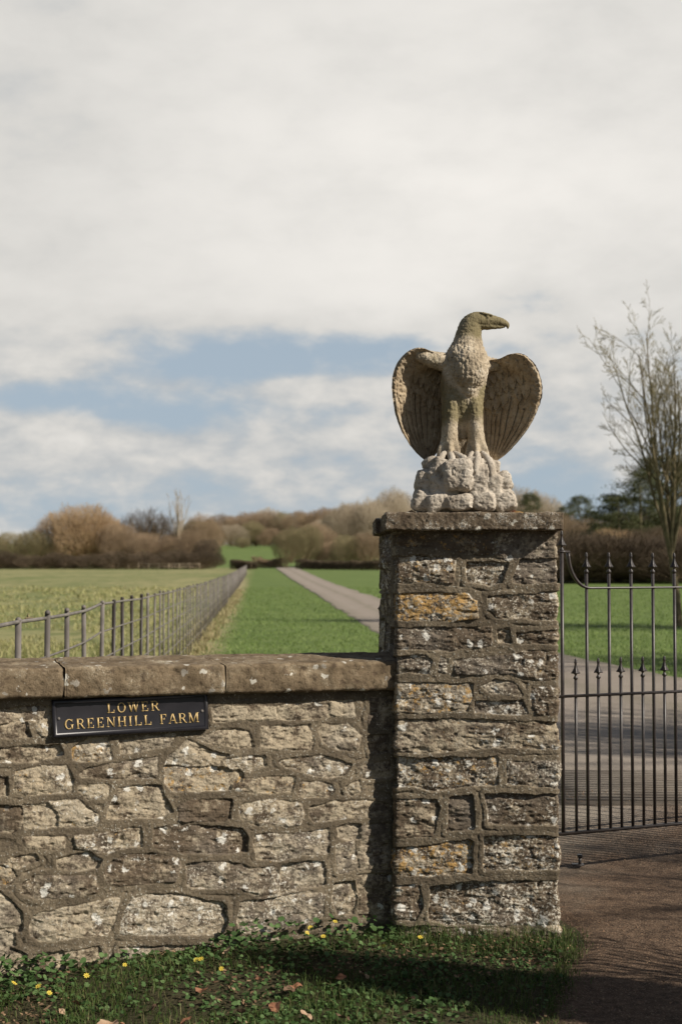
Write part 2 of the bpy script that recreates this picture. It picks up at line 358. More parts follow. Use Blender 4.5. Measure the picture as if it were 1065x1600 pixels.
def build_terrain():
    ys = np.concatenate([np.arange(-40, 0, 4), np.arange(0, 12, 0.15), np.arange(12, 60, 1.0), np.arange(60, 320, 5), np.arange(320, 1300, 12)])
    u = np.linspace(-1, 1, 161)
    X = []; Y = []
    for y in ys:
        hw = 9 + abs(y)*0.9; X.append(np.sign(u)*np.abs(u)**1.2*hw); Y.append(np.full_like(u, y))
    X = np.array(X); Y = np.array(Y); Z = ground(X, Y)
    nearY = np.where(Y < 12, 1.0, 0.0)
    Z = Z + nearY*0.006*fbm(X, Y, 0, 2.2, 3, 5)
    V = np.stack([X, Y, Z], -1).reshape(-1, 3)
    fx = fence_x(Y)
    field = np.where((X < fx) & (Y > 6.4) & (Y < 330), 1.0, 0.0)
    soil = np.where((Y < 6.6), 1.0, 0.0)
    dx = np.abs(X-fx)
    attr = np.stack([field, soil, np.exp(-dx/1.2)*(Y > 6.5), np.ones_like(X)], -1).reshape(-1, 4)
    m, w, b = new_mat('meadow_grass'); P = w.n('ShaderNodeTexCoord').outputs['Object']
    a = w.n('ShaderNodeAttribute', attribute_name='zone'); sp = w.n('ShaderNodeSeparateColor'); w.l(a.outputs['Color'], sp.inputs[0])
    n1 = w.noise(P, 0.35, 5, 0.6); n2 = w.noise(P, 3.2, 5, 0.7); n3 = w.noise(w.scalevec(P, (1, 0.25, 1)), 0.12, 4, 0.6)
    n4 = w.noise(P, 22, 3, 0.7)
    lawn = w.mix(w.ramp(n1, [(0.35, 0.0), (0.68, 1.0)]), (0.095, 0.148, 0.032), (0.155, 0.215, 0.055))
    lawn = w.mix(w.math('MULTIPLY', w.ramp(n2, [(0.45, 0.0), (0.66, 1.0)]), 0.55), lawn, (0.155, 0.205, 0.060))
    lawn = w.mix(w.math('MULTIPLY', w.ramp(n4, [(0.35, 1.0), (0.5, 0.0)]), 0.35), lawn, (0.045, 0.085, 0.016))
    fld = w.mix(w.ramp(n3, [(0.38, 0.0), (0.58, 1.0)]), (0.155, 0.19, 0.058), (0.31, 0.285, 0.13))
    fld = w.mix(w.math('MULTIPLY', w.ramp(n2, [(0.42, 0.0), (0.62, 1.0)]), 0.6), fld, (0.32, 0.295, 0.145))
    n5 = w.noise(w.scalevec(P, (1, 0.5, 1), (40, 9, 0)), 0.9, 5, 0.7); fld = w.mix(w.math('MULTIPLY', w.ramp(n5, [(0.40, 1.0), (0.52, 0.0)]), 0.6), fld, (0.085, 0.125, 0.03))
    lawn = w.mix(w.math('MULTIPLY', w.ramp(n5, [(0.50, 0.0), (0.66, 1.0)]), 0.35), lawn, (0.19, 0.235, 0.075))
    soil_c = w.mix(n2, (0.030, 0.026, 0.014), (0.085, 0.060, 0.035)); soil_c = w.mix(w.math('MULTIPLY', n4, 0.6), soil_c, (0.03, 0.045, 0.012))
    c = w.mix(sp.outputs[0], lawn, fld); c = w.mix(sp.outputs[1], c, soil_c)
    dry = w.ramp(w.math('MULTIPLY', sp.outputs[2], w.math('ADD', n2, 0.4)), [(0.52, 0.0), (0.72, 1.0)])
    c = w.mix(w.math('MULTIPLY', dry, 0.8), c, (0.36, 0.30, 0.17))
    w.l(c, b.inputs['Base Color']); bump(w, b, w.math('ADD', n2, w.math('MULTIPLY', n4, 0.4)), 0.7, 0.06)
    g = mesh_obj('ground', V, grid_faces(len(ys), len(u)), m, None, True, {'zone': attr}); tag(g, kind='structure')
    # drive
    ys = np.concatenate([np.arange(2, 12, 0.06), np.arange(12, 60, 0.5), np.arange(60, 320, 2.5)]); t = np.linspace(0, 1, 61)
    L = np.interp(ys, ROAD_L[:, 0], ROAD_L[:, 1]); Rr = np.interp(ys, ROAD_R[:, 0], ROAD_R[:, 1])
    L = L + 0.05*vnoise(ys*1.8, 0, 0, 3)*(ys < 12) + 0.07*vnoise(ys*.6, 0, 0, 4)*(ys > 12)
    Rr = Rr + 0.15*vnoise(ys*.7, 5, 0, 4); L = L+.06*vnoise(ys*2.5, 1, 0, 6)*(ys > 12); Rr = Rr+.06*vnoise(ys*2.5, 9, 0, 6)
    X = L[:, None]*(1-t) + Rr[:, None]*t; Y = np.repeat(ys[:, None], len(t), 1)
    Z = ground(X, Y) + 0.012 + 0.0003*Y + (Y < 12)*0.004*fbm(X, Y, 0, 3, 3, 8)
    Z[:, 0] -= 0.02; Z[:, -1] -= 0.02
    acr = np.repeat(t[None], len(ys), 0)
    m, w, b = new_mat('worn_drive_surface'); P = w.n('ShaderNodeTexCoord').outputs['Object']
    sx = w.n('ShaderNodeSeparateXYZ'); w.l(P, sx.inputs[0])
    n1 = w.noise(P, 1.3, 5, 0.6); n2 = w.noise(P, 28, 5, 0.75); n3 = w.noise(P, 110, 2, 0.7)
    tar = w.mix(n1, (0.22, 0.18, 0.148), (0.40, 0.34, 0.285)); aa = w.n('ShaderNodeAttribute', attribute_name='across').outputs['Fac']; aw = w.math('ADD', aa, w.math('MULTIPLY', w.math('SUBTRACT', w.noise(P, .5, 4, .6), .5), .22))
    tar = w.mix(w.math('MULTIPLY', w.ramp(aw, [(.0, .8), (.13, .3), (.24, .0), (.40, .15), (.5, .75), (.6, .15), (.76, .0), (.88, .3), (1., .8)]), .75), tar, (0.150, 0.135, 0.085)); tar = w.mix(w.math('MULTIPLY', w.ramp(n3, [(0.4, 0.0), (0.62, 1.0)]), 0.4), tar, (0.40, 0.35, 0.30))
    grv = w.mix(w.ramp(n2, [(0.35, 0.0), (0.65, 1.0)]), (0.045, 0.028, 0.019), (0.165, 0.108, 0.070))
    grv = w.mix(w.ramp(n3, [(0.55, 0.0), (0.72, 1.0)]), grv, (0.30, 0.22, 0.15))
    gy = w.math('ADD', sx.outputs[1], w.math('MULTIPLY', w.math('SUBTRACT', n1, 0.5), 3.0)); gy = w.math('SUBTRACT', gy, w.math('MULTIPLY', w.math('SUBTRACT', sx.outputs[0], 1.4), 1.6))
    mr = w.n('ShaderNodeMapRange'); w.l(gy, mr.inputs[0]); mr.inputs[1].default_value = 7.2; mr.inputs[2].default_value = 8.8
    c = w.mix(mr.outputs[0], grv, tar)
    w.l(c, b.inputs['Base Color']); bump(w, b, w.math('ADD', n2, n3), 0.8, 0.012); b.inputs['Roughness'].default_value = 0.95
    g = mesh_obj('drive', np.stack([X, Y, Z], -1), grid_faces(len(ys), len(t)), m, None, True, {'across': acr.ravel()}); tag(g, kind='structure')
build_terrain()
#__PART2__
# ------------------------------------------------------------------ rubble masonry
K = 340/1065.0
def reg(ox, oy, polys):
    """outline points read in an enlarged view -> photograph pixels"""
    return [([(ox+x*K, oy+y*K) for x, y in p], t, o, w_) for (p, t, o, w_) in polys]
WALL_ST = reg(0, 980, [
 ([(-60,415),(0,412),(200,385),(240,400),(235,450),(100,455),(-60,470)], .6,.1,.5),
 ([(-70,500),(0,490),(60,475),(125,475),(145,530),(80,540),(-60,538)], .6,.1,.4),
 ([(192,455),(240,435),(238,520),(215,540),(180,500)], .7,.1,.8),
 ([(-60,600),(0,600),(150,585),(290,580),(305,620),(200,655),(-60,655)], .6,.1,.5),
 ([(360,600),(440,550),(520,545),(540,640),(420,655),(365,648)], .8,.55,.5),
 ([(590,560),(700,540),(850,530),(830,570),(700,600),(600,615)], .7,.1,.6),
 ([(835,625),(915,560),(1040,615),(1110,628),(1075,662),(1000,680),(820,672)], .9,.1,.6),
 ([(85,715),(190,690),(320,685),(355,745),(350,800),(180,815),(80,800)], .75,.45,.5),
 ([(-60,735),(30,740),(30,820),(-60,830)], .5,.1,.5),
 ([(400,715),(500,675),(770,640),(760,730),(640,735),(560,740),(405,725)], .55,.1,.4),
 ([(810,690),(1060,688),(1175,695),(1185,760),(1130,788),(950,800),(860,800),(815,760)], .75,.6,.5),
 ([(395,775),(530,775),(520,830),(440,835),(395,800)], .7,.1,.4),
 ([(580,790),(780,780),(835,900),(800,928),(530,932),(555,850)], .75,.1,.5),
])+reg(0, 1260, [
 ([(-60,0),(105,10),(100,95),(60,125),(-60,110)], .35,.3,.3),
 ([(115,0),(230,-10),(280,50),(275,95),(130,105),(115,60)], .7,.1,.6),
 ([(245,-20),(380,-27),(475,45),(470,88),(340,95),(290,90),(285,40)], .75,.45,.6),
 ([(875,0),(940,-25),(1130,-32),(1118,56),(1095,72),(880,66)], .25,.1,.3),
 ([(120,158),(313,150),(308,200),(180,203),(130,190)], .5,.1,.2),
 ([(25,280),(60,255),(170,240),(180,262),(90,292),(40,292)], .6,.1,.6),
 ([(-60,295),(50,300),(75,345),(50,370),(-60,382)], .6,.5,.5),
 ([(290,270),(380,235),(440,232),(490,262),(470,295),(380,310),(290,300)], .6,.1,.4),
 ([(365,150),(480,140),(600,115),(690,110),(692,188),(600,205),(520,215),(430,210),(370,195)], .55,.45,.8),
 ([(755,110),(908,97),(1178,119),(1206,160),(1203,216),(1096,229),(940,222),(820,210),(752,194)], .2,.1,.5),
 ([(515,330),(560,270),(640,240),(760,235),(870,255),(885,290),(850,365),(700,370),(590,390),(530,375)], .3,.15,.5),
 ([(921,285),(1096,276),(1240,304),(1350,307),(1366,351),(1359,429),(1285,445),(1181,401),(940,392),(918,382)], .45,.2,.7),
 ([(110,390),(170,345),(330,345),(460,340),(480,410),(400,430),(200,450),(110,420)], .4,.1,.5),
 ([(155,590),(170,540),(300,500),(560,455),(580,460),(560,560),(520,620),(400,630),(300,650),(200,655),(160,625)], .7,.15,.6),
 ([(598,570),(648,451),(752,429),(909,442),(1034,473),(1081,479),(1103,501),(1103,564),(1090,611),(940,620),(752,627),(595,620)], .7,.2,.95),
 ([(-60,430),(0,430),(60,480),(105,520),(100,610),(40,600),(-60,600)], .6,.2,.3),
 ([(-60,615),(65,625),(70,680),(30,690),(-60,670)], .7,.1,.3),
 ([(-60,695),(0,695),(60,705),(125,730),(120,810),(60,840),(-60,830)], .65,.25,.3),
 ([(170,740),(300,715),(315,770),(300,840),(220,845),(150,840)], .7,.1,.3),
 ([(320,720),(480,690),(495,740),(420,780),(340,785)], .7,.1,.5),
 ([(590,700),(850,690),(980,685),(1000,730),(800,750),(600,750)], .7,.1,.5),
])+reg(300, 980, [
 ([(105,395),(180,385),(400,390),(410,445),(250,450),(110,455)], .75,.1,.2),
 ([(420,385),(560,375),(665,380),(665,440),(520,450),(420,445)], .65,.1,.5),
 ([(680,365),(780,365),(790,430),(700,435),(675,425)], .85,.1,.3),
 ([(30,545),(150,500),(270,515),(295,585),(200,580),(60,560)], .7,.1,.4),
 ([(340,490),(570,485),(590,560),(580,590),(420,595),(345,590)], .7,.15,.3),
 ([(640,480),(760,475),(825,530),(805,600),(720,595),(650,560),(625,500)], .6,.1,.4),
 ([(165,650),(350,635),(355,675),(200,715),(180,690)], .7,.1,.95),
 ([(430,655),(600,630),(700,650),(775,680),(740,720),(640,730),(560,705),(470,680)], .6,.25,.6),
 ([(175,760),(400,735),(495,740),(480,800),(330,810),(200,790)], .7,.5,.3),
 ([(535,755),(680,770),(690,800),(670,825),(560,825),(525,815)], .5,.5,.5),
 ([(760,780),(810,755),(820,810),(770,820)], .6,.1,.6),
 ([(865,540),(960,535),(960,600),(880,610)], .5,.1,.3),
 ([(865,430),(970,425),(970,485),(870,480)], .5,.1,.3),
 ([(835,680),(960,660),(970,720),(840,740)], .5,.1,.3),
 ([(870,350),(970,345),(970,410),(880,410)], .5,.1,.3),
])+reg(300, 1260, [
 ([(235,20),(250,-10),(370,-25),(530,-12),(545,40),(525,85),(430,92),(300,80),(240,60)], .65,.3,.8),
 ([(585,5),(700,-20),(870,-25),(950,-5),(950,45),(780,50),(600,70),(580,45)], .6,.1,.6),
 ([(310,150),(380,140),(500,145),(660,115),(660,230),(540,235),(400,265),(320,250)], .55,.2,.6),
 ([(715,110),(750,95),(820,95),(820,150),(760,160),(720,140)], .7,.1,.4),
 ([(705,195),(790,170),(805,300),(720,320),(710,260)], .6,.3,.6),
 ([(450,290),(560,275),(640,280),(645,380),(560,395),(440,420),(435,350)], .5,.1,.7),
 ([(230,560),(240,480),(400,450),(560,420),(640,430),(635,530),(550,565),(380,600),(240,610)], .5,.2,.8),
 ([(700,385),(790,375),(800,440),(785,520),(710,520),(690,440)], .6,.1,.7),
 ([(830,100),(950,90),(960,170),(840,180)], .5,.1,.4),
 ([(820,200),(960,190),(965,300),(820,310)], .5,.1,.4),
 ([(815,340),(960,340),(960,430),(820,430)], .5,.1,.4),
 ([(820,450),(960,450),(960,540),(820,540)], .5,.1,.4),
 ([(-60,690),(250,665),(420,645),(430,700),(300,740),(-60,740)], .7,.1,.6),
])
PIL_ST = reg(570, 780, [
 ([(160,180),(620,168),(628,268),(520,266),(400,242),(300,225),(160,228)], .3,.55,.3),
 ([(640,168),(935,160),(940,245),(790,290),(700,300),(640,278)], .35,.1,.5),
 ([(160,285),(300,280),(440,300),(430,390),(420,410),(260,405),(165,405)], .35,.5,.9),
 ([(500,310),(690,315),(665,400),(600,420),(500,400)], .4,.4,.9),
 ([(760,300),(935,290),(940,400),(800,410),(730,405),(740,350)], .35,.1,.6),
 ([(160,470),(350,465),(500,465),(540,500),(545,580),(440,590),(165,585)], .45,.80,.85),
 ([(600,480),(700,475),(935,450),(940,585),(860,590),(760,575),(640,580),(600,545)], .5,.1,.8),
 ([(165,640),(615,630),(615,710),(400,740),(165,720)], .15,.1,.6),
 ([(650,640),(700,635),(705,700),(655,700)], .5,.3,.9),
 ([(745,660),(930,640),(930,705),(745,700)], .3,.1,.6),
 ([(155,790),(290,770),(320,790),(305,845),(160,850)], .4,.2,.8),
 ([(370,780),(400,785),(395,850),(365,850)], .4,.1,.8),
 ([(440,790),(650,770),(800,745),(940,750),(940,880),(850,880),(700,850),(440,855)], .2,.3,.7),
 ([(160,905),(520,905),(520,980),(500,1030),(350,1045),(165,1045)], .6,.62,.8),
 ([(570,915),(640,885),(720,895),(770,960),(600,940)], .6,.1,.7),
 ([(545,995),(770,990),(790,1050),(545,1040)], .3,.1,.9),
 ([(820,920),(930,935),(930,1065),(840,1050),(815,980)], .25,.2,.8),
 ([(160,1090),(500,1080),(930,1110),(935,1225),(760,1215),(600,1210),(350,1235),(165,1235)], .55,.42,.5),
])+reg(570, 1150, [
 ([(160,115),(400,110),(640,110),(645,235),(480,245),(330,265),(250,240),(165,255)], .45,.55,1.0),
 ([(695,130),(920,120),(940,180),(930,270),(780,235),(700,235)], .3,.4,.9),
 ([(145,320),(350,315),(360,350),(330,490),(140,500)], .4,.1,.4),
 ([(415,305),(520,295),(530,380),(525,450),(405,465)], .1,.2,.3),
 ([(590,290),(925,295),(935,440),(760,430),(610,430)], .2,.3,.7),
 ([(140,570),(300,545),(500,510),(520,520),(515,670),(300,680),(145,660)], .45,.70,.9),
 ([(585,500),(720,490),(925,510),(930,650),(580,650)], .3,.5,1.0),
 ([(140,740),(260,730),(275,840),(240,900),(145,890)], .3,.1,.8),
 ([(320,740),(500,720),(920,715),(935,910),(700,925),(400,920),(320,900)], .2,.42,1.0),
 ([(850,925),(940,925),(940,985),(800,975)], .5,.1,.6),
 ([(140,935),(700,945),(780,1000),(140,1060)], .4,.2,.6),
])
def courses(s0, s1, z0, z1, rng, hmin=.07, hmax=.15, wmin=.12, wmax=.36, gap=.026):
    out = []; z = z0
    while z < z1-0.03:
        h = min(rng.uniform(hmin, hmax), z1-z); s = s0-rng.uniform(0, .1)
        while s < s1:
            wd = rng.uniform(wmin, wmax); a, b_ = max(s, s0)+gap/2, min(s+wd, s1)-gap/2
            if b_-a > .03:
                j = lambda q=.012: rng.uniform(-q, q)
                out.append(([(a+j(.006), z+gap/2+j()), ((a+b_)/2, z+gap/2+j()), (b_+j(.006), z+gap/2+j()), (b_+j(.01), z+h-gap/2+j()), ((a+b_)/2, z+h-gap/2+j()), (a+j(.01), z+h-gap/2+j())],
                            rng.uniform(.15, .8), rng.choice([.1, .1, .4, .6]), rng.uniform(.3, .95)))
            s += wd
        z += h
    return out
def relief(S, Z, stones, seed, bold=1.0, grow_=.0035):
    """S, Z metres on the face -> outward height, stone attribute"""
    shp = S.shape; s = S.ravel(); z = Z.ravel()
    ws = s + 0.0045*fbm(s, z, 0, 22, 3, seed); wz = z + 0.0045*fbm(s, z, 9, 22, 3, seed+3)
    best = np.full(s.shape, -0.05); idx = np.full(s.shape, -1)
    for k, (poly, t, o, wt) in enumerate(stones):
        P = np.array(poly); lo, hi = P.min(0)-.05, P.max(0)+.05
        m = np.where((ws > lo[0]) & (ws < hi[0]) & (wz > lo[1]) & (wz < hi[1]))[0]
        if len(m) == 0: continue
        x, y = ws[m], wz[m]; d2 = np.full(len(m), 1e9); ins = np.zeros(len(m), bool)
        for i in range(len(P)):
            a, b_ = P[i], P[(i+1) % len(P)]; e = b_-a
            tt = np.clip(((x-a[0])*e[0]+(y-a[1])*e[1])/(e@e+1e-12), 0, 1)
            d2 = np.minimum(d2, (x-a[0]-tt*e[0])**2+(y-a[1]-tt*e[1])**2)
            c = ((a[1] > y) != (b_[1] > y)) & (x < (b_[0]-a[0])*(y-a[1])/(b_[1]-a[1]+1e-12)+a[0]); ins ^= c
        d = np.sqrt(d2)*np.where(ins, 1, -1)
        up = d > best[m]; mm = m[up]; best[mm] = d[up]; idx[mm] = k
    rnd = np.random.RandomState(seed)
    n = max(1, len(stones)); off = rnd.uniform(-.009, .005, n); gx = rnd.uniform(-.05, .05, n); gz = rnd.uniform(-.06, .02, n)
    cen = np.array([np.mean(p[0], 0) for p in stones]) if stones else np.zeros((1, 2))
    T = np.array([[p[1], p[2], p[3]] for p in stones]) if stones else np.zeros((1, 3))
    k = np.maximum(idx, 0)
    best = best+grow_; inside = sstep(best, -.0015, .0022)*(idx >= 0)
    rough = fbm(s*.6, z*1.3, k*.37, 15, 5, seed+7, .56)
    ridg = 1-np.abs(fbm(s*.6, z*1.7, k*.21+3, 24, 4, seed+9, .55))
    pits = sstep(fbm(s*.7, z*1.2, 7, 40, 3, seed+10), .55, 1.15)
    step_ = np.floor(2.2*fbm(s*.5, z*1.2, k*.5, 8, 3, seed+15)+.5)/2.2
    bulge = sstep(best, 0, .03)
    hs = off[k]+gx[k]*(s-cen[k, 0])+gz[k]*(z-cen[k, 1]) + bulge*.003 + .0060*rough*bold + .005*ridg - .007*pits + .0045*step_ - .006*(1-sstep(best, 0, .004)) - .003
    hm = .004 + .0025*fbm(s, z, 1, 9, 3, seed+11) + .0009*fbm(s, z, 1, 90, 2, seed+12) - .004*sstep(-best, .016, .03)
    loose = (best < -.022)*1.0
    hm = hm + loose*(.004*rough)
    h = hm*(1-inside)+hs*inside
    at_ = np.zeros((len(s), 4)); at_[:, 0] = 1-inside; at_[:, 1] = T[k, 0]; at_[:, 2] = np.where(inside > .5, T[k, 1], .16); at_[:, 3] = T[k, 2]
    return h.reshape(shp), at_

# ---- wall --------------------------------------------------------------
WA = np.array([-1.396, 5.835]); WB = np.array([0.26, 6.297]); WD = (WB-WA)/np.linalg.norm(WB-WA); WN = np.array([WD[1], -WD[0]])
if WN[1] > 0: WN = -WN
def wall_sz(px, py, off=0.0):
    r = ray(px, py); p0 = WA+WN*off
    t = (p0@WN)/(r[0]*WN[0]+r[1]*WN[1]); X, Y = r[0]*t, r[1]*t
    return float((np.array([X, Y])-WA)@WD), EYE+r[2]*t
def wall_pt(s, z, out):
    s = np.asarray(s, float); out = np.asarray(out, float)
    return np.stack(np.broadcast_arrays(WA[0]+WD[0]*s+WN[0]*out, WA[1]+WD[1]*s+WN[1]*out, z), -1)
wall_root = empty('stone_wall', (0, 0, 0), 'low rubble stone wall with flat coping, left of the eagle pillar', 'wall')
def build_wall():
    rng = random.Random(4)
    stones = [([wall_sz(x, y) for x, y in p], t, o, w_) for p, t, o, w_ in WALL_ST]
    L = float(np.linalg.norm(WB-WA)); ztop = 1.062
    stones += courses(-2.6, -0.07, -.2, ztop-.02, rng)
    s = np.concatenate([np.arange(-2.6, -.1, .014), np.arange(-.1, L+.05, .0036)]); z = np.arange(-.16, ztop, .0036)
    S, Z = np.meshgrid(s, z, indexing='ij'); h, a = relief(S, Z, stones, 21, 1.0, .0075)
    V = wall_pt(S, Z, h).reshape(-1, 3)
    mesh_obj('front_masonry', V, grid_faces(len(s), len(z)), M_MAS, wall_root, False, {'stone': a})
    s = np.arange(-2.6, L+.6, .02); z = np.arange(-.16, ztop, .014); S, Z = np.meshgrid(s, z, indexing='ij')
    h, a = relief(S, Z, courses(-2.6, L+.6, -.2, ztop-.02, rng), 33)
    V = wall_pt(S, Z, -.40-h).reshape(-1, 3)
    mesh_obj('back_masonry', V, grid_faces(len(s), len(z))[:, ::-1], M_MAS, wall_root, False, {'stone': a})
    z = np.arange(-.16, ztop, .012); d = np.arange(-.41, .001, .012); D, Z = np.meshgrid(d, z, indexing='ij')
    h, a = relief(D, Z, courses(-.41, 0, -.2, ztop-.02, rng), 35)
    mesh_obj('end_masonry', wall_pt(-2.6-h, Z, D).reshape(-1, 3), grid_faces(len(d), len(z)), M_MAS, wall_root, False, {'stone': a})
    # coping: one stone between joints, each with worn rounded front edge and slightly humped top
    def cop(s0, s1, skew0, skew1, seed):
        zb, zf = 1.060, 1.186; OV = .027
        prof = [(-.43, zb), (-.435, zb+.05), (-.43, zf-.01), (-.40, zf+.012), (-.28, zf+.022), (-.16, zf+.014), (-.05, zf+.006), (.0, zf+.003), (.026, zf-.001), (.034, zf-.008),
                (.035, zf-.045), (.036, zf-.08), (.033, zb+.010), (.022, zb), (-.05, zb-.001), (-.2, zb-.002), (-.35, zb-.001)]
        P = np.array(prof); # refine profile
        seg = np.concatenate([[0], np.cumsum(np.linalg.norm(np.diff(np.vstack([P, P[:1]]), axis=0), axis=1))])
        q = np.arange(0, seg[-1], .006); po = np.interp(q, seg, np.append(P[:, 0], P[0, 0])); pz = np.interp(q, seg, np.append(P[:, 1], P[0, 1]))
        n = max(4, int((s1-s0)/.006)); u = np.linspace(0, 1, n)
        O = np.repeat(po[None], n, 0); Zz = np.repeat(pz[None], n, 0); depth = (O-.035)/-.46
        A = s0+skew0*depth + .004*fbm(0, O, Zz, 18, 3, seed); B = s1+skew1*depth+.004*fbm(2, O, Zz, 18, 3, seed+5)
        Ss = A*(1-u[:, None])+B*u[:, None]
        nz = fbm(Ss, O, Zz, 13, 4, seed)*.0042 + fbm(Ss, O, Zz, 60, 3, seed+1)*.0016
        chip = sstep(fbm(Ss, 0, 0, 7, 3, seed+2), .35, 1.1)*.012*np.exp(-((O-.03)**2+(Zz-zf+.02)**2)/.02**2)
        edge = (np.minimum(u, 1-u)[:, None]*(s1-s0)); rnd_ = .006*np.exp(-edge/.004)
        cO, cZ = -.2, (zb+zf)/2; dO, dZ = O-cO, (Zz-cZ)*2.6; ln = np.hypot(dO, dZ)+1e-9
        O2 = O+dO/ln*(nz-chip-rnd_); Z2 = Zz+dZ/ln*(nz-chip-rnd_)
        V = wall_pt(Ss, Z2, O2+OV).reshape(-1, 3); m = len(q)
        Fc = [tuple(f) for f in np.stack([a_.ravel() for a_ in [(np.arange(n-1)[:, None]*m+np.arange(m)[None]), (np.arange(n-1)[:, None]*m+(np.arange(m)[None]+1) % m),
              ((np.arange(n-1)[:, None]+1)*m+(np.arange(m)[None]+1) % m), ((np.arange(n-1)[:, None]+1)*m+np.arange(m)[None])]], -1).tolist()]
        Fc += [tuple(range(m)), tuple(range((n-1)*m, n*m))[::-1]]
        mesh_obj('coping_stone', V, Fc, M_COP, wall_root)
    j0, _ = wall_sz(100, 1075, .035); j1, _ = wall_sz(351, 1065, .035)
    cop(j1+.003, 1.745, -.09, 0, 51); cop(j0+.004, j1-.002, -.03, -.10, 53); cop(j0-.75, j0-.004, .02, -.03, 57); cop(j0-1.45, j0-.758, 0, .02, 59); cop(-2.63, j0-1.457, 0, 0, 61)
build_wall()

# ---- pillar ------------------------------------------------------------
pil = empty('stone_gate_pillar', (0, 0, 0), 'tall square stone gate pillar patched with orange lichen, carrying the eagle statue', 'pillar')
PY = 6.20; PXL, PXR, PBK = .2405, .9445, 7.20
def build_pillar():
    rng = random.Random(8); ztop = 1.765
    # plan outline, counted from the back left corner, with rounded front corners
    c = [(PXL-.045, PBK), (PXL, PY), (PXR, PY), (PXR-.02, PBK)]
    pts = []; r = .016
    def arc(cx, cy, a0, a1):
        for i in range(9):
            a = R(a0+(a1-a0)*i/8); pts.append((cx+r*math.cos(a), cy+r*math.sin(a)))
    pts.append(c[0]); arc(PXL+r, PY+r, 180, 270); arc(PXR-r, PY+r, 270, 360); pts.append(c[3]); pts.append(c[0])
    P = np.array(pts); seg = np.concatenate([[0], np.cumsum(np.linalg.norm(np.diff(P, axis=0), axis=1))])
    L1 = np.linalg.norm(P[1]-P[0]); sF0 = seg[5]-0.0; off = seg[9]-(PXL+r)
    s_of_x = lambda X: X+off
    sA, sB, sC = seg[5], seg[14], seg[18+0]
    s = np.concatenate([np.arange(0, L1-.25, .012), np.arange(L1-.25, seg[18]+.02, .0034), np.arange(seg[18]+.02, seg[-1], .016)])
    z = np.arange(-.14, ztop, .0034)
    X0 = np.interp(s, seg, P[:, 0]); Y0 = np.interp(s, seg, P[:, 1])
    tx, ty = np.gradient(X0, s), np.gradient(Y0, s); ker = np.ones(5)/5
    tx, ty = np.convolve(np.pad(tx, 2, 'edge'), ker, 'valid'), np.convolve(np.pad(ty, 2, 'edge'), ker, 'valid')
    ln = np.hypot(tx, ty)+1e-9; nx, ny = ty/ln, -tx/ln
    stones = []; lft = []; rgt = []
    for p, t, o, w_ in PIL_ST:
        q = []
        for x, y in p:
            a = at(x, y, PY); q.append([s_of_x(a[0]), a[2]])
        q = np.array(q)
        # quoins wrap the corner
        if q[:, 0].min() < seg[5]+.03:
            lim = q[:, 0].min()+.012; q[q[:, 0] < lim+.012, 0] -= rng.uniform(.12, .22)
        if q[:, 0].max() > seg[14]-.03:
            lim = q[:, 0].max()-.02; q[q[:, 0] > lim, 0] += rng.uniform(.1, .25)
        stones.append((q.tolist(), t, o, w_))
    stones += courses(0, seg[5]-.25, -.2, ztop, rng, .07, .16, .14, .4)
    stones += courses(seg[14]+.28, seg[-1], -.2, ztop, rng)
    S, Z = np.meshgrid(s, z, indexing='ij')
    h, a = relief(S, Z, stones, 77, 1.1, .0055)
    X = np.repeat(X0[:, None], len(z), 1); Y = np.repeat(Y0[:, None], len(z), 1)
    isl = np.exp(-((S-L1*.5)/(L1*.5))**4)
    h = h*(1+.9*isl)+ .008*fbm(X, Y, Z, 4.5, 3, 91)*(.35+isl)
    edgeR = np.exp(-np.abs(S-seg[14])/.06)*.010*fbm(0, 0, Z, 9, 3, 5)
    h = h+edgeR
    base = -.012*(1-sstep(Z, 0, 1.7))
    X = X+nx[:, None]*h+np.where(S < seg[9], base, 0); Y = Y+ny[:, None]*h
    mesh_obj('masonry', np.stack([X, Y, Z], -1).reshape(-1, 3), grid_faces(len(s), len(z)), M_MAS, pil, False, {'stone': a})
    # cap slab
    z0, z1 = EYE+(885-828.5)*6.14/F, EYE+(885-801.0)*6.14/F
    xl, xr = (601-532.5)*6.14/F, (879-532.5)*6.14/F
    rough_slab('cap_slab', (xl, 6.115, z0), (xr, 6.73, z1), M_CAP, pil, .0045, .0034, 3)
    rough_slab('cap_slab', (xl-.026, 6.737, z0), (xr-.02, 7.27, z1-.006), M_CAP, pil, .0075, .0034, 6)
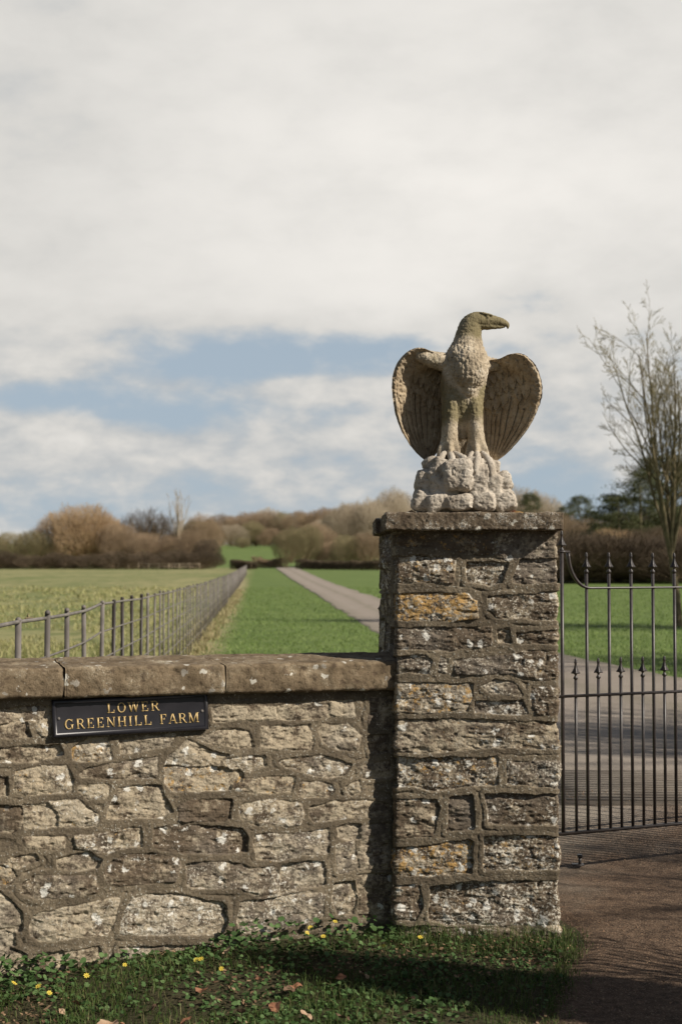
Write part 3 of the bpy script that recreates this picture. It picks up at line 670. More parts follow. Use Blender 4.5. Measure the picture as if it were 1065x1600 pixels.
def rough_slab(name, lo, hi, mat, parent, step, amp, seed, dxb=(0, 0), rnd_=.008):
    bm = bmesh.new(); lo = np.array(lo, float); hi = np.array(hi, float); V = []; Fs = []; base = 0
    sz = hi-lo; N = [max(2, int(round(v/step))) for v in sz]; N = [min(n, 190) for n in N]
    for ax in range(3):
        a, b_ = [i for i in range(3) if i != ax]
        for side in (0, 1):
            ua, ub = np.linspace(0, 1, N[a]+1), np.linspace(0, 1, N[b_]+1); A, B = np.meshgrid(ua, ub, indexing='ij')
            Q = np.zeros(A.shape+(3,)); Q[..., a] = A; Q[..., b_] = B; Q[..., ax] = side
            f = grid_faces(N[a]+1, N[b_]+1)
            flip = (side == 1) != (ax == 1)
            if not flip: f = f[:, ::-1]
            V.append(Q.reshape(-1, 3)); Fs.append(f+base); base += Q.shape[0]*Q.shape[1]
    V = np.concatenate(V); Fs = np.concatenate(Fs); c = (V-.5)*sz; h = sz/2
    inner = np.clip(c, -(h-rnd_), h-rnd_); d = c-inner; ln = np.linalg.norm(d, axis=1, keepdims=True); c = inner+d/np.maximum(ln, 1e-9)*np.minimum(ln, rnd_)
    p = c+(lo+hi)/2; nrm = d/np.maximum(ln, 1e-9)
    face = np.where(ln > 1e-6, 1, 1)
    nse = amp*(fbm(p[:, 0], p[:, 1], p[:, 2], 30, 4, seed)+.8*fbm(p[:, 0], p[:, 1], p[:, 2], 110, 2, seed+3))
    p = p+nrm*nse[:, None]
    t = V[:, 1]; p[:, 0] += t*(dxb[0]*(1-V[:, 0])+dxb[1]*V[:, 0])
    o = mesh_obj(name, p, Fs, mat, parent)
    bm.from_mesh(o.data); bmesh.ops.remove_doubles(bm, verts=bm.verts, dist=1e-5); bm.to_mesh(o.data); bm.free()
    return o
build_pillar()

# ------------------------------------------------------------------ sign
def glyph(mb, ch, ox, oy, hgt, z0, z1, fr):
    """serif capital built of strokes; fr maps (u, v, w) to 3-D; returns its advance"""
    T, t = .17, .085; k = [0]
    def quad(pts, top=None):
        k[0] += 1; zz = z1+k[0]*.00003
        lo = [fr(ox+x*hgt, oy+y*hgt, z0) for x, y in pts]; up = [fr(ox+x*hgt, oy+y*hgt, zz) for x, y in pts]
        n = len(pts); mb.add(lo+up, [tuple(range(n, 2*n)), tuple(range(n))[::-1]]+[(i, (i+1) % n, n+(i+1) % n, n+i) for i in range(n)])
    def rect(x0, y0, x1, y1): quad([(x0, y0), (x1, y0), (x1, y1), (x0, y1)])
    def line(a, b_, wd): # slanted stroke of horizontal width wd
        quad([(a[0]-wd/2, a[1]), (a[0]+wd/2, a[1]), (b_[0]+wd/2, b_[1]), (b_[0]-wd/2, b_[1])] if a[1] < b_[1] else [(b_[0]-wd/2, b_[1]), (b_[0]+wd/2, b_[1]), (a[0]+wd/2, a[1]), (a[0]-wd/2, a[1])])
    def stem(x): rect(x, 0, x+T, 1)
    def serif(x, y, e=.085): rect(x-e, y, x+T+e, y+.055 if y < .5 else y+.055)
    def sf(x, e=.085): rect(x-e, 0, x+T+e, .055); rect(x-e, .945, x+T+e, 1)
    def ring(cx, cy, rx, ry, a0, a1, wx=T, wy=t, n=22):
        for i in range(n):
            a, b_ = R(a0+(a1-a0)*i/n), R(a0+(a1-a0)*(i+1)/n)
            o = lambda q: (cx+rx*math.cos(q), cy+ry*math.sin(q)); n_ = lambda q: (cx+(rx-wx)*math.cos(q), cy+(ry-wy)*math.sin(q))
            quad([n_(a), o(a), o(b_), n_(b_)])
    if ch == 'L': stem(.1); sf(.1); rect(.27, 0, .78, .075); rect(.71, .075, .78, .30); return .86
    if ch == 'O': ring(.48, .5, .44, .52, 0, 360); return .98
    if ch == 'W':
        line((.34, 0), (.12, 1), T*1.05); line((.34, 0), (.60, 1), t); line((.82, 0), (.60, 1), T*1.05); line((.82, 0), (1.08, 1), t)
        for x in (.10, .60, 1.08): rect(x-.15, .945, x+.15, 1)
        return 1.2
    if ch == 'E': stem(.1); sf(.1); rect(.27, 0, .74, .07); rect(.27, .93, .70, 1); rect(.27, .47, .52, .53); rect(.67, .07, .74, .28); rect(.64, .74, .70, .93); rect(.49, .38, .54, .62); return .84
    if ch == 'F': stem(.1); sf(.1); rect(.27, .93, .70, 1); rect(.27, .47, .52, .53); rect(.64, .72, .70, .93); rect(.49, .38, .54, .62); return .78
    if ch == 'R': stem(.1); sf(.1); rect(.27, .93, .46, 1); rect(.27, .46, .46, .53); ring(.44, .73, .32, .27, -90, 90, T*.95, .07, 14); line((.78, 0), (.50, .47), T); rect(.70, 0, .92, .055); return .93
    if ch == 'G': ring(.48, .5, .44, .52, 42, 318); rect(.70, .04, .70+T, .44); rect(.58, .40, .96, .45); rect(.76, .70, .82, 1.0); return 1.02
    if ch == 'N': stem_ = rect(.13, 0, .13+t, 1); line((.80, 0), (.16, 1), T); rect(.76, 0, .76+t, 1); rect(.02, .945, .30, 1); rect(.02, 0, .32, .055); rect(.64, .945, .94, 1); return .98
    if ch == 'H': stem(.1); stem(.68); sf(.1); sf(.68); rect(.27, .46, .68, .53); return 1.0
    if ch == 'I': stem(.1); sf(.1); return .42
    if ch == 'A': line((.14, 0), (.46, 1), t); line((.80, 0), (.50, 1), T); rect(.25, .28, .70, .34); rect(0, 0, .28, .055); rect(.64, 0, .98, .055); return .96
    if ch == 'M': rect(.13, 0, .13+t, 1); line((.55, 0), (.20, 1), T); line((.55, 0), (.93, 1), t); rect(.90, 0, .90+T, 1); rect(.02, 0, .32, .055); rect(.82, 0, 1.16, .055); rect(.0, .945, .24, 1); rect(.9, .945, 1.15, 1); return 1.2
    return .5
def build_sign():
    OUT = .036
    root = empty('name_plaque', tuple(wall_pt(*wall_sz(204, 1125), 0.02)), 'black cast plaque with gold serif lettering fixed under the coping of the stone wall', 'sign')
    s0, zb0 = wall_sz(83, 1154, OUT); s1, zb1 = wall_sz(327, 1140, OUT); _, zt = wall_sz(83, 1097, OUT)
    L = s1-s0; slope = (zb1-zb0)/L; H = zt-zb0+.006
    orig = np.array(root.location)
    def fr(u, v, w_): # w_ outward from plate back; plate leans so its top is against the wall
        p = wall_pt(s0+u-slope*v, zb0+v+slope*u, OUT-.012+w_-.10*v); return tuple(np.asarray(p)-orig)
    mb = MB(); e = .014
    def loop(in_, w_): return [fr(in_, in_, w_), fr(L-in_, in_, w_), fr(L-in_, H-in_, w_), fr(in_, H-in_, w_)]
    rings = [loop(0, -.012), loop(0, .003), loop(.003, .007), loop(.009, .009), loop(.013, .0085), loop(.016, .005), loop(.020, .004)]
    V = [p for r_ in rings for p in r_]; Fc = [(k*4+i, k*4+(i+1) % 4, (k+1)*4+(i+1) % 4, (k+1)*4+i) for k in range(len(rings)-1) for i in range(4)]
    Fc.append(tuple(range((len(rings)-1)*4, len(rings)*4))); Fc.append((3, 2, 1, 0)); mb.add(V, Fc); mb.build('plate', M_SGN, root)
    # lettering placed where the photograph shows it
    mmpp = L/244.0
    def word(txt, x0, x1, ybase, hpx, name='lettering'):
        mb = MB(); h = hpx*mmpp
        adv = sum({'L': .86, 'O': .98, 'W': 1.2, 'E': .84, 'F': .78, 'R': .93, 'G': 1.02, 'N': .98, 'H': 1.0, 'I': .42, 'A': .96, 'M': 1.2}[c] for c in txt)
        width = (x1-x0)*mmpp; sp = (width-adv*h)/max(1, len(txt)-1); u = (x0-83)*mmpp; v = ybase
        for c in txt: u += glyph(mb, c, u, v, h, .0038, .0062, fr)*h+sp
        mb.build(name, M_GLD, root)
    word('LOWER', 167, 249.5, .0905, 15); word('GREENHILL', 101, 237, .0335, 15); word('FARM', 249, 312, .0335, 15)
    for (u, v) in ((.026, .078), (L-.026, .078)):
        mb = MB(); c = fr(u, v, .005); rr = .0065
        for k, (r_, d) in enumerate([(rr, 0), (rr*.9, .002), (rr*.55, .0035)]):
            pass
        V = []; prof = [(rr, 0), (rr*.92, .0022), (rr*.6, .0038), (.001, .0044)]
        for r_, d in prof:
            for a in range(12): V.append(fr(u+r_*math.cos(a*math.pi/6), v+r_*math.sin(a*math.pi/6), .004+d))
        mb.add(V, [(k*12+a, k*12+(a+1) % 12, (k+1)*12+(a+1) % 12, (k+1)*12+a) for k in range(3) for a in range(12)]+[tuple(range(36, 48))])
        mb.build('screw', M_FEN, root, True)
build_sign()

# ------------------------------------------------------------------ gate
def build_gate():
    H = at(877, 885, 7.20)[:2]; E = at(1065, 885, 7.50)[:2]; D = (E-H)/np.linalg.norm(E-H)
    root = empty('iron_gate', (H[0], H[1], 0.07), 'black wrought iron driveway gate with spear finials, hung beside the stone pillar', 'gate')
    def p(u, z, o=0): return np.array([D[0]*u-D[1]*o, D[1]*u+D[0]*o, z-.07])
    def s_of(px):  # distance along the gate of a picture column
        r = (px-532.5)/F; return (r*H[1]-H[0])/(D[0]-r*D[1])
    zT, zM, zB, zC = 1.490, .945, .262, 1.675
    def rail(pts, w_=.008, h_=.012, name='rail'):
        mb = MB(); pts = [np.array(q) for q in pts]; nrm = np.array([-D[1], D[0], 0]); V = []
        for i, q in enumerate(pts):
            t = pts[min(i+1, len(pts)-1)]-pts[max(i-1, 0)]; t /= np.linalg.norm(t); up = np.cross(t, nrm); up /= np.linalg.norm(up)
            for a, b_ in ((-1, -1), (1, -1), (1, 1), (-1, 1)): V.append(q+nrm*a*h_+up*b_*w_)
        n = len(pts); mb.add(V, [(i*4+j, i*4+(j+1) % 4, (i+1)*4+(j+1) % 4, (i+1)*4+j) for i in range(n-1) for j in range(4)]+[(3, 2, 1, 0), tuple((n-1)*4+j for j in range(4))])
        return mb.build(name, M_IRON, root)
    def finial(parent, u, z, sc_=1.0):
        mb = MB(); c = p(u, z); s = sc_
        prof = [(.0065, 0), (.007, .004), (.0105, .008), (.0125, .013), (.0105, .018), (.006, .023), (.0055, .030), (.010, .034), (.019, .036), (.0175, .041), (.013, .050), (.0088, .062), (.0062, .076), (.0056, .086),
                (.0078, .089), (.0082, .094), (.0062, .099), (.0065, .103), (.0045, .109), (.001, .113)]
        la = [0]*8+[.28, .26, .22, .15, .08, .03]+[0]*6
        mb.lathe([(r_*s, z_*s) for r_, z_ in prof], c, 16, 4, la); return mb.build('finial', M_IRON, parent, True)
    Lg = 2.35
    # bars
    sm = s_of(950)-s_of(915); s1 = s_of(915)
    bars = []
    def bar(u, z0, z1, name, r=.0082):
        mb = MB(); mb.tube([p(u, z0), p(u, z1)], r, 10); o = mb.build(name, M_IRON, root, True); finial(o, u, z1-.002); return o
    bar(0, zB, 1.785-.113, 'hinge_stile', .0095)
    u = s1; n = 0
    while u < Lg-.05:
        bar(u, zB, 1.675-.113, 'bar'); bar(u-sm/2, zB, 1.137-.113, 'short_bar', .0078); u += sm; n += 1
    bar(Lg, zB, 1.785-.113, 'latch_stile', .0095)
    rail([p(-.03, zB-.004), p(Lg, zB-.004)], .007, .014, 'bottom_rail'); rail([p(-.03, zM), p(Lg, zM)], .0065, .013, 'middle_rail')
    cx = s_of(920); sx = s_of(886.5); arc = [p(sx+(cx-sx)*(1-math.cos(a)), zT+(zC-.006-zT)*(1-math.sin(a))) for a in np.linspace(0, math.pi/2, 14)]
    cx2, sx2 = Lg-(cx-0), Lg-sx
    arc2 = [p(sx2-(cx-sx)*(1-math.cos(a)), zT+(zC-.006-zT)*(1-math.sin(a))) for a in np.linspace(math.pi/2, 0, 14)]
    rail(arc+arc2, .0055, .011, 'top_rail')
    rail([p(-.03, zC), p(sx+.005, zC)], .0045, .012, 'corner_strap'); rail([p(sx2-.005, zC), p(Lg+.01, zC)], .0045, .012, 'corner_strap')
    # ground stop
    st = empty('gate_stop', tuple(at(905, 1338, 7.45)*np.array([1, 1, 0])+np.array([0, 0, .05])), 'small dark iron stop on the ground below the gate beside the pillar', 'gate stop')
    mb = MB(); mb.box((0, 0, .02), (.012, .03, .05)); mb.box((0, .0, .048), (.022, .04, .012)); mb.box((-.01, 0, .003), (.06, .05, .006)); mb.build('post', M_IRON, st)
build_gate()
def build_cattle_grid():
    root = empty('cattle_grid', (3.35, 9.75, float(ground(3, 9.9))-.016), 'steel cattle grid of narrow bars set across the drive behind the gate', 'cattle grid')
    M = mat_plain('worn_galvanised_bars', (0.28, 0.235, 0.19), (0.42, 0.36, 0.29), 4, .7, .3, 0)
    Mp = mat_plain('dark_pit', (0.20, 0.165, 0.13), (0.27, 0.225, 0.18), 4)
    x0, x1 = -2.2, 1.8
    for k in range(13):
        mb = MB(); y = -.62+k*.104; mb.tube([(x0, y, .030), (x1, y-.10, .030)], .013, 8); mb.build('bar', M, root, True)
    mb = MB(); mb.box(((x0+x1)/2, -.05, .024), (x1-x0+.06, 1.5, .008)); mb.build('pit_floor', Mp, root)
build_cattle_grid()
#__PART3__
# ------------------------------------------------------------------ eagle statue
U = 6.50/F
def voxel(V, Fc, size):
    me = bpy.data.meshes.new('tmp'); me.from_pydata([tuple(v) for v in V], [], [tuple(f) for f in Fc]); me.update()
    o = bpy.data.objects.new('tmp', me); COL.objects.link(o); md = o.modifiers.new('r', 'REMESH'); md.mode = 'VOXEL'; md.voxel_size = size
    dg = bpy.context.evaluated_depsgraph_get(); ev = o.evaluated_get(dg); m2 = bpy.data.meshes.new_from_object(ev)
    n = len(m2.vertices); co = np.zeros(n*3, np.float32); m2.vertices.foreach_get('co', co); no = np.zeros(n*3, np.float32); m2.vertices.foreach_get('normal', no)
    Fq = [tuple(p.vertices) for p in m2.polygons]
    bpy.data.objects.remove(o); bpy.data.meshes.remove(me); bpy.data.meshes.remove(m2)
    return co.reshape(-1, 3).astype(float), no.reshape(-1, 3).astype(float), Fq
def smooth_verts(V, Fq, it, lam=.5):
    E = np.array([(f[i], f[(i+1) % len(f)]) for f in Fq for i in range(len(f))])
    for _ in range(it):
        acc = np.zeros_like(V); cnt = np.zeros(len(V))
        np.add.at(acc, E[:, 0], V[E[:, 1]]); np.add.at(cnt, E[:, 0], 1); np.add.at(acc, E[:, 1], V[E[:, 0]]); np.add.at(cnt, E[:, 1], 1)
        V = V*(1-lam)+lam*acc/cnt[:, None]
    return V
def P3(x, y, d=0): return np.array([(x-722)*U, d*U, (798-y)*U])       # statue space: picture pixels at the statue, d away from viewer
def build_eagle():
    root = empty('eagle_statue', (float(at(722, 798, 6.50)[0]), 6.50, EYE+(885-799.5)*6.5/F), 'weathered stone eagle with half-open wings on top of the pillar', 'statue')
    mb = MB()
    def ell(x, y, d, rx, ry, rd, rot=0, n=14):
        V = []; c = P3(x, y, d)
        for i in range(n+1):
            ph = math.pi*i/n
            for j in range(2*n):
                th = math.pi*j/n; a, b_, e = rx*math.sin(ph)*math.cos(th), rd*math.sin(ph)*math.sin(th), ry*math.cos(ph)
                cr, sr = math.cos(R(rot)), math.sin(R(rot)); V.append(c+U*np.array([a*cr-e*sr, b_, a*sr+e*cr]))
        m = 2*n; mb.add(V, [(i*m+j, (i+1)*m+j, (i+1)*m+(j+1) % m, i*m+(j+1) % m) for i in range(n) for j in range(m)])
    def loft(secs, vert=True, n=28):
        """secs: (x, y, d, ra, rd): ring across a vertical (or sideways) axis"""
        S = np.array(secs, float); t = np.arange(len(S)); q = np.linspace(0, len(S)-1, (len(S)-1)*5+1)
        S = np.stack([np.interp(q, t, S[:, k]) for k in range(5)], 1)
        for _ in range(3): S[1:-1] = (S[:-2]+2*S[1:-1]+S[2:])/4
        V = []
        for x, y, d, ra, rd in S:
            for j in range(n):
                a = 2*math.pi*j/n
                off = np.array([ra*math.cos(a), rd*math.sin(a), 0]) if vert else np.array([0, rd*math.sin(a), ra*math.cos(a)])
                V.append(P3(x, y, d)+U*off)
        m = len(S); mb.add(V, [(i*n+j, i*n+(j+1) % n, (i+1)*n+(j+1) % n, (i+1)*n+j) for i in range(m-1) for j in range(n)]+[tuple(range(n))[::-1], tuple((m-1)*n+j for j in range(n))])
    # torso, chest, neck
    loft([(722, 684, 6, 9, 9), (722, 670, 6, 15, 14), (722, 655, 4, 26, 21), (722, 632, 2, 32, 25), (723, 606, 0, 34, 27), (725, 586, -5, 36, 30), (728, 568, -8, 35, 32), (729, 556, -10, 32, 31), (728, 546, -6, 28.5, 26), (730, 534, -3, 23, 21), (732, 520, -2, 20, 18.5), (734.5, 508, -2, 19.2, 17), (739, 497, -2, 18, 15.5), (742, 489, -2, 13, 12), (744, 485.5, -2, 6, 6)])
    ell(731, 576, -26, 27, 33, 22)                                  # breast
    ell(730, 600, -19, 15, 21, 17)
    # head, brow, beak
    ell(745, 498, -3, 20, 13.5, 14, 6); ell(757, 499, -4, 13, 9.5, 11)
    ell(759, 489.3, -11.5, 12, 2.2, 4.6, -10); ell(759, 489.5, 4, 13, 2.4, 4.5, -10)
    ell(761, 494.3, -13.0, 2.6, 2.3, 2.4)
    loft([(753, 499, -4, 10.5, 11), (765, 498.2, -4, 9.2, 9.5), (776, 498.8, -4, 7.6, 7.6), (785, 500.2, -4, 6.2, 5.6), (791, 502.4, -4, 5.2, 4.2), (794.8, 504.5, -4, 3.8, 2.8), (796.5, 506, -4, 1.0, 1.0)], False)
    loft([(793.2, 502, -4, 2.6, 2.4), (793.8, 506, -4, 2.4, 2.2), (793.6, 509.5, -4, 1.7, 1.6), (793, 512, -4, .8, .8)])
    loft([(748, 505, -4, 8, 10), (760, 507.0, -4, 5.6, 7.4), (772, 508.2, -4, 3.6, 5.0), (784, 508.6, -4, 2.4, 3.2), (789, 508.2, -4, 1.2, 1.4)], False)
    # shoulders running out to the wings
    loft([(722, 574, -3, 22, 20), (704, 568, -3, 18, 20), (688, 563, -7, 14, 18), (677, 561.5, -11, 13, 16), (667, 559, -15, 12, 13), (658, 556.5, -18, 10, 10), (650, 556, -18, 7, 7), (645, 556, -16, 3, 3)], False)
    loft([(735, 574, -3, 22, 20), (754, 568, 0, 15, 18), (770, 566, 5, 10, 12), (784, 566, 10, 7, 8), (792, 567, 12, 4, 5)], False)
    # legs with feathered cuffs
    loft([(707, 604, 2, 12, 18), (705, 625, -2, 15, 23), (703.5, 648, -5, 13.5, 21), (702, 668, -8, 12.5, 17), (701, 686, -10, 13.5, 15), (700, 700, -11, 16, 15.5), (699.5, 715, -12, 18, 17)])
    loft([(737, 604, 2, 12, 18), (738.5, 625, -2, 15, 23), (740.5, 648, -5, 13.5, 21), (742, 668, -8, 12.5, 17), (743, 686, -10, 13.5, 15), (744, 700, -11, 16, 15.5), (744.5, 716, -12, 18, 17)])
    loft([(722, 640, 18, 20, 12), (722, 680, 32, 18, 6), (722, 716, 38, 14, 5)])     # tail behind the legs
    V = np.concatenate(mb.V)
    V, N, Fq = voxel(V, mb.F, 0.0029)
    V = smooth_verts(V, Fq, 3); 
    x = V[:, 0]/U+722; y = 798-V[:, 2]/U; d = V[:, 1]/U
    # feather scales on neck and breast; rows shift by half a feather
    def scales(u, v, su, sv):       # irregular overlapping feather tips: domes round jittered centres
        uu, vv = u/su, v/sv; best = np.full(u.shape, 9.0); iu, iv = np.floor(uu).astype(np.int64), np.floor(vv).astype(np.int64)
        for a in (-1, 0, 1):
            for b_ in (-1, 0, 1):
                cx_ = iu+a+.5+.28*_hash(iu+a, iv+b_, iu*0, 5)+.25*((iv+b_) % 2); cy_ = iv+b_+.5+.28*_hash(iu+a, iv+b_, iu*0, 9)
                dx, dy = uu-cx_, vv-cy_; best = np.minimum(best, np.sqrt((dx*1.15)**2+dy**2)+.22*dy)
        return 1-1.7*best**1.5
    ang = np.arctan2(x-728, -(d+2)+22)
    wob = 1.2*vnoise(x/9, y/9, d/9, 4)
    vee = sstep(38-np.abs(x-730)-np.maximum(0, y-572)*.80, -3, 3)*sstep(y, 528, 545)*(d < 4)
    headz = 1-sstep(y, 520, 534)
    def cells(a, b_, c):            # overlapping feather tips spread over any part of the body
        best = np.full(a.shape, 9.0); ia, ib, ic = [np.floor(q).astype(np.int64) for q in (a, b_, c)]
        for i1 in (-1, 0, 1):
            for i2 in (-1, 0, 1):
                for i3 in (-1, 0, 1):
                    A_, B_, C_ = ia+i1, ib+i2, ic+i3; dx = a-(A_+.5+.36*_hash(A_, B_, C_, 1)); dy = b_-(B_+.5+.36*_hash(A_, B_, C_, 2)); dz = c-(C_+.5+.36*_hash(A_, B_, C_, 3))
                    best = np.minimum(best, np.sqrt(dx*dx+dy*dy+dz*dz)+.20*dy)
        return 1-1.6*np.clip(best, 0, 1)**1.4
    up_ = 1-sstep(y, 632, 668)
    f = up_*(1-headz)*cells(x/4.6, -y/6.4, d/5.2)*(1.0+.55*vee)*1.25*U
    f += headz*(x < 756)*cells(x/3.0, -y/4.4, d/3.4)*.55*U
    # leg cuffs: long grooves
    lx = np.where(x < 722, x-702, x-743); leg = sstep(y, 676, 700)*(y > 660)
    f += leg*2.2*U*np.cos(np.arctan2(lx, -(d+10))*6+.5)*sstep(y, 680, 706)*1.5
    f += .0011*fbm(V[:, 0], V[:, 1], V[:, 2], 55, 4, 12) + .0012*fbm(V[:, 0], V[:, 1], V[:, 2], 160, 2, 13)
    V = V+N*f[:, None]
    # tint: mossy head and shoulders; belly shade below the breast painted in too
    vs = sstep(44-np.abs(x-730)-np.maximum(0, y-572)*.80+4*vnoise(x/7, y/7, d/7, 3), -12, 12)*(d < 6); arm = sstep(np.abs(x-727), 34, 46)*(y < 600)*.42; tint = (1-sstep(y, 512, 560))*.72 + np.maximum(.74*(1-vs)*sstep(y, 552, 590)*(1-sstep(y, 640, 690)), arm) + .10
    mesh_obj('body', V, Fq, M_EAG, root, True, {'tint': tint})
    # ---- wings
    def wing(mir, inner, outer, seed, name='wing'):
        inner = np.array(inner, float); outer = np.array(outer, float)
        ns, nt = 230, 150
        def res(Pp, n):
            t = np.concatenate([[0], np.cumsum(np.linalg.norm(np.diff(Pp[:, :2], axis=0), axis=1))]); t /= t[-1]; q = np.linspace(0, 1, n)
            Q = np.stack([np.interp(q, t, Pp[:, k]) for k in range(Pp.shape[1])], 1)
            for _ in range(int(n*.25)): Q[1:-1] = (Q[:-2]+2*Q[1:-1]+Q[2:])/4
            return Q
        I, O = res(inner, ns), res(outer, ns); s = np.linspace(0, 1, ns)[:, None]; t = np.linspace(0, 1, nt)[None, :]
        x = I[:, 0:1]*(1-t)+O[:, 0:1]*t; y = I[:, 1:2]*(1-t)+O[:, 1:2]*t; d0 = I[:, 2:3]*(1-t)+O[:, 2:3]*t
        bowl = np.sin(np.pi*t**1.0)**.8*16*np.sin(np.pi*np.clip(s*.93+.05, 0, 1))**.6
        d = d0+bowl
        r0_ = (.72 if mir else .60)-.24*(1-sstep(s, .14, .38)); rim = sstep(t, r0_, r0_+.20)*(1-sstep(s, .50, .78)); lip = sstep(t, .80, .93)*sstep(s, .5, .8)*.3
        d = d-rim*(9+(6 if mir else 11)*(1-sstep(s, .14, .40)))-lip*4
        d = d+9*sstep(t, .93, 1.0)**2*(1-.5*s)     # rolls back at the outer edge
        # feathers: coordinates down the wing, in three layers
        L = 190*s; across = t*110
        wv = 1.5*vnoise(x/12, y/12, 0, seed)
        r1 = s*9.0+.8*t; row = np.floor(r1); fr_ = r1-row
        cu = (t*9.5+.5*(row % 2)+.1*wv); cu = cu-np.floor(cu)-.5
        scal = (1-(fr_+.55*(cu*2)**2*1.0) % 1.0)
        e1 = r1+.55*(2*cu)**2; lay = e1-np.floor(e1)             # 0 at root, 1 at tip edge
        sb = s+.045*vnoise(t*8, 0, 0, seed+21)+.03*np.sin(t*14); cov = (1-sstep(sb, .47, .52))
        hcov = lay*6.5-3.2 - 2.0*sstep(np.abs(cu), .40, .5)
        pk = (t*10+.25*np.sin(s*3)+.40*vnoise(s*3.5, t*4, 0, seed+20)); pc = pk-np.floor(pk)
        prim = (pc*3.6-1.8) - 2.6*np.exp(-((pc-.02)/.06)**2) + .5*np.exp(-((pc-.5)/.05)**2)
        feather = np.where(cov > .5, hcov, prim)
        e_in = sstep(t, .0, .06)
        hrim = rim*(1.9*vnoise(x/2.6, y/3.0, 2, seed+3)+1.3*vnoise(x/5.5, y/5.5, 2, seed+4))
        step2 = 2.6*sstep(sb, .49, .515)-2.2*sstep(t, .72, .74)*0
        d = d - (feather*(1-rim)*.9)*e_in + step2*(1-rim) - hrim
        d = d + .35*vnoise(x/2, y/2, 0, seed+8)
        thick = (7+13*sstep(t, .55, .9)*(1-sstep(s, .35, .9))-4*sstep(s, .6, 1))*np.sqrt(np.clip(1-((t-.5)/.5)**8, 0, 1))
        x2 = x + .4*vnoise(x/5, y/5, 1, seed+9)*sstep(t, .5, 1); y2 = y
        Fr = np.stack([(x2-722)*U, d*U, (798-y2)*U], -1); Bk = np.stack([(x2-722)*U, (d0+bowl*.9+thick+3*sstep(t, .0, .5)*(1-s))*U, (798-y2)*U], -1)
        Bk[:, 0] = Fr[:, 0]+np.array([0, 2*U, 0]); Bk[:, -1] = Fr[:, -1]+np.array([0, 1.5*U, 0])
        V = np.concatenate([Fr.reshape(-1, 3), Bk.reshape(-1, 3)]); g = grid_faces(ns, nt); n = ns*nt
        strips = [np.array([[a, b_, b_+n, a+n] for a, b_ in zip(idx[:-1], idx[1:])]) for idx in
                  ([i*nt for i in range(ns)], [i*nt+nt-1 for i in range(ns)][::-1], list(range(nt))[::-1], [(ns-1)*nt+j for j in range(nt)])]
        Fc = np.concatenate([g, g[:, ::-1]+n]+strips)
        tw = np.clip(1.0-1.5*t+0*s, 0, 1)*.75+.12; tw = np.concatenate([tw.ravel(), tw.ravel()*0+.3]); return mesh_obj(name, V, Fc, M_WNG, root, True, {'tint': tw})
    wing(0, [(705, 560, 8), (703, 580, 14), (704, 610, 19), (706, 640, 20), (704, 668, 19), (692, 694, 17), (675, 715, 12)],
         [(694, 553, -2), (676, 552, -6), (664, 545, -14), (650, 543.5, -17), (636, 549, -18), (622, 562, -18), (613, 582, -17), (611, 602, -15), (613, 626, -13), (618, 650, -10), (627, 672, -6), (639, 692, -2), (654, 709, 4), (667, 719, 8)], 31)
    wing(1, [(750, 564, 8), (745, 582, 14), (741, 605, 19), (738, 635, 20), (742, 665, 19), (750, 692, 17), (761, 716, 12)],
         [(768, 561, 0), (782, 560, -4), (792, 553, -10), (803, 551, -16), (817, 554, -18), (831, 565, -18), (841, 582, -17), (846, 603, -15), (845, 622, -13), (838, 643, -10), (828, 664, -6), (812, 686, -2), (793, 707, 4), (771, 722, 8)], 57)
    # ---- rock
    mb2 = MB(); rnd = random.Random(2)
    def lump(x, y, d, rx, ry, rd, pw=2.8, rot=0, n=12):
        pw *= 1.8; rot += rnd.uniform(-12, 12); V = []; c = P3(x, y, d); sg = lambda v, e: math.copysign(abs(v)**e, v); e = 2/pw
        cr, sr = math.cos(R(rot)), math.sin(R(rot))
        for i in range(n+1):
            ph = math.pi*i/n
            for j in range(2*n):
                th = math.pi*j/n+.2; a, b_, k = rx*sg(math.sin(ph), e)*sg(math.cos(th), e), rd*sg(math.sin(ph), e)*sg(math.sin(th), e), ry*sg(math.cos(ph), e)
                V.append(c+U*np.array([a*cr-k*sr, b_, a*sr+k*cr]))
        m = 2*n; mb2.add(V, [(i*m+j, (i+1)*m+j, (i+1)*m+(j+1) % m, i*m+(j+1) % m) for i in range(n) for j in range(m)])
    lump(721, 776, -2, 72, 32, 42, 2.6); lump(721, 752, -4, 56, 34, 36, 2.2)
    for a in [(664, 752, -22, 15, 17, 20, 3.2, 4), (657, 783, -30, 14, 16, 22, 2.8, -6), (680, 786, -44, 17, 14, 17, 2.6), (683, 762, -36, 15, 17, 18, 2.6), (686, 736, -32, 17, 19, 18, 3, -28), (711, 745, -42, 23, 24, 24, 2.6, 6), (713, 729, -38, 17, 10, 20, 3),
              (700, 772, -40, 14, 8, 12), (712, 787, -50, 21, 12, 16, 2.5), (744, 755, -40, 13, 28, 20, 3.0, 2), (750, 784, -46, 17, 14, 18, 2.6), (764, 764, -38, 14, 22, 18, 2.8), (757, 736, -34, 12, 16, 16, 2.6, 8), (779, 754, -28, 15, 15, 22, 3.0, 10), (783, 783, -32, 17, 15, 24, 2.8, 4),
              (670, 724, -24, 12, 8, 14, 2.8, 24), (738, 728, -34, 14, 12, 16), (766, 730, -22, 12, 12, 16), (722, 740, 30, 52, 22, 22), (722, 780, 34, 64, 20, 26, 3)]:
        lump(*a)
    V, N, Fq = voxel(np.concatenate(mb2.V), mb2.F, 0.0034)
    V = smooth_verts(V, Fq, 1)
    r1 = fbm(V[:, 0], V[:, 1], V[:, 2], 20, 4, 40); r2 = 1-np.abs(fbm(V[:, 0], V[:, 1], V[:, 2]*1.5, 34, 4, 44))
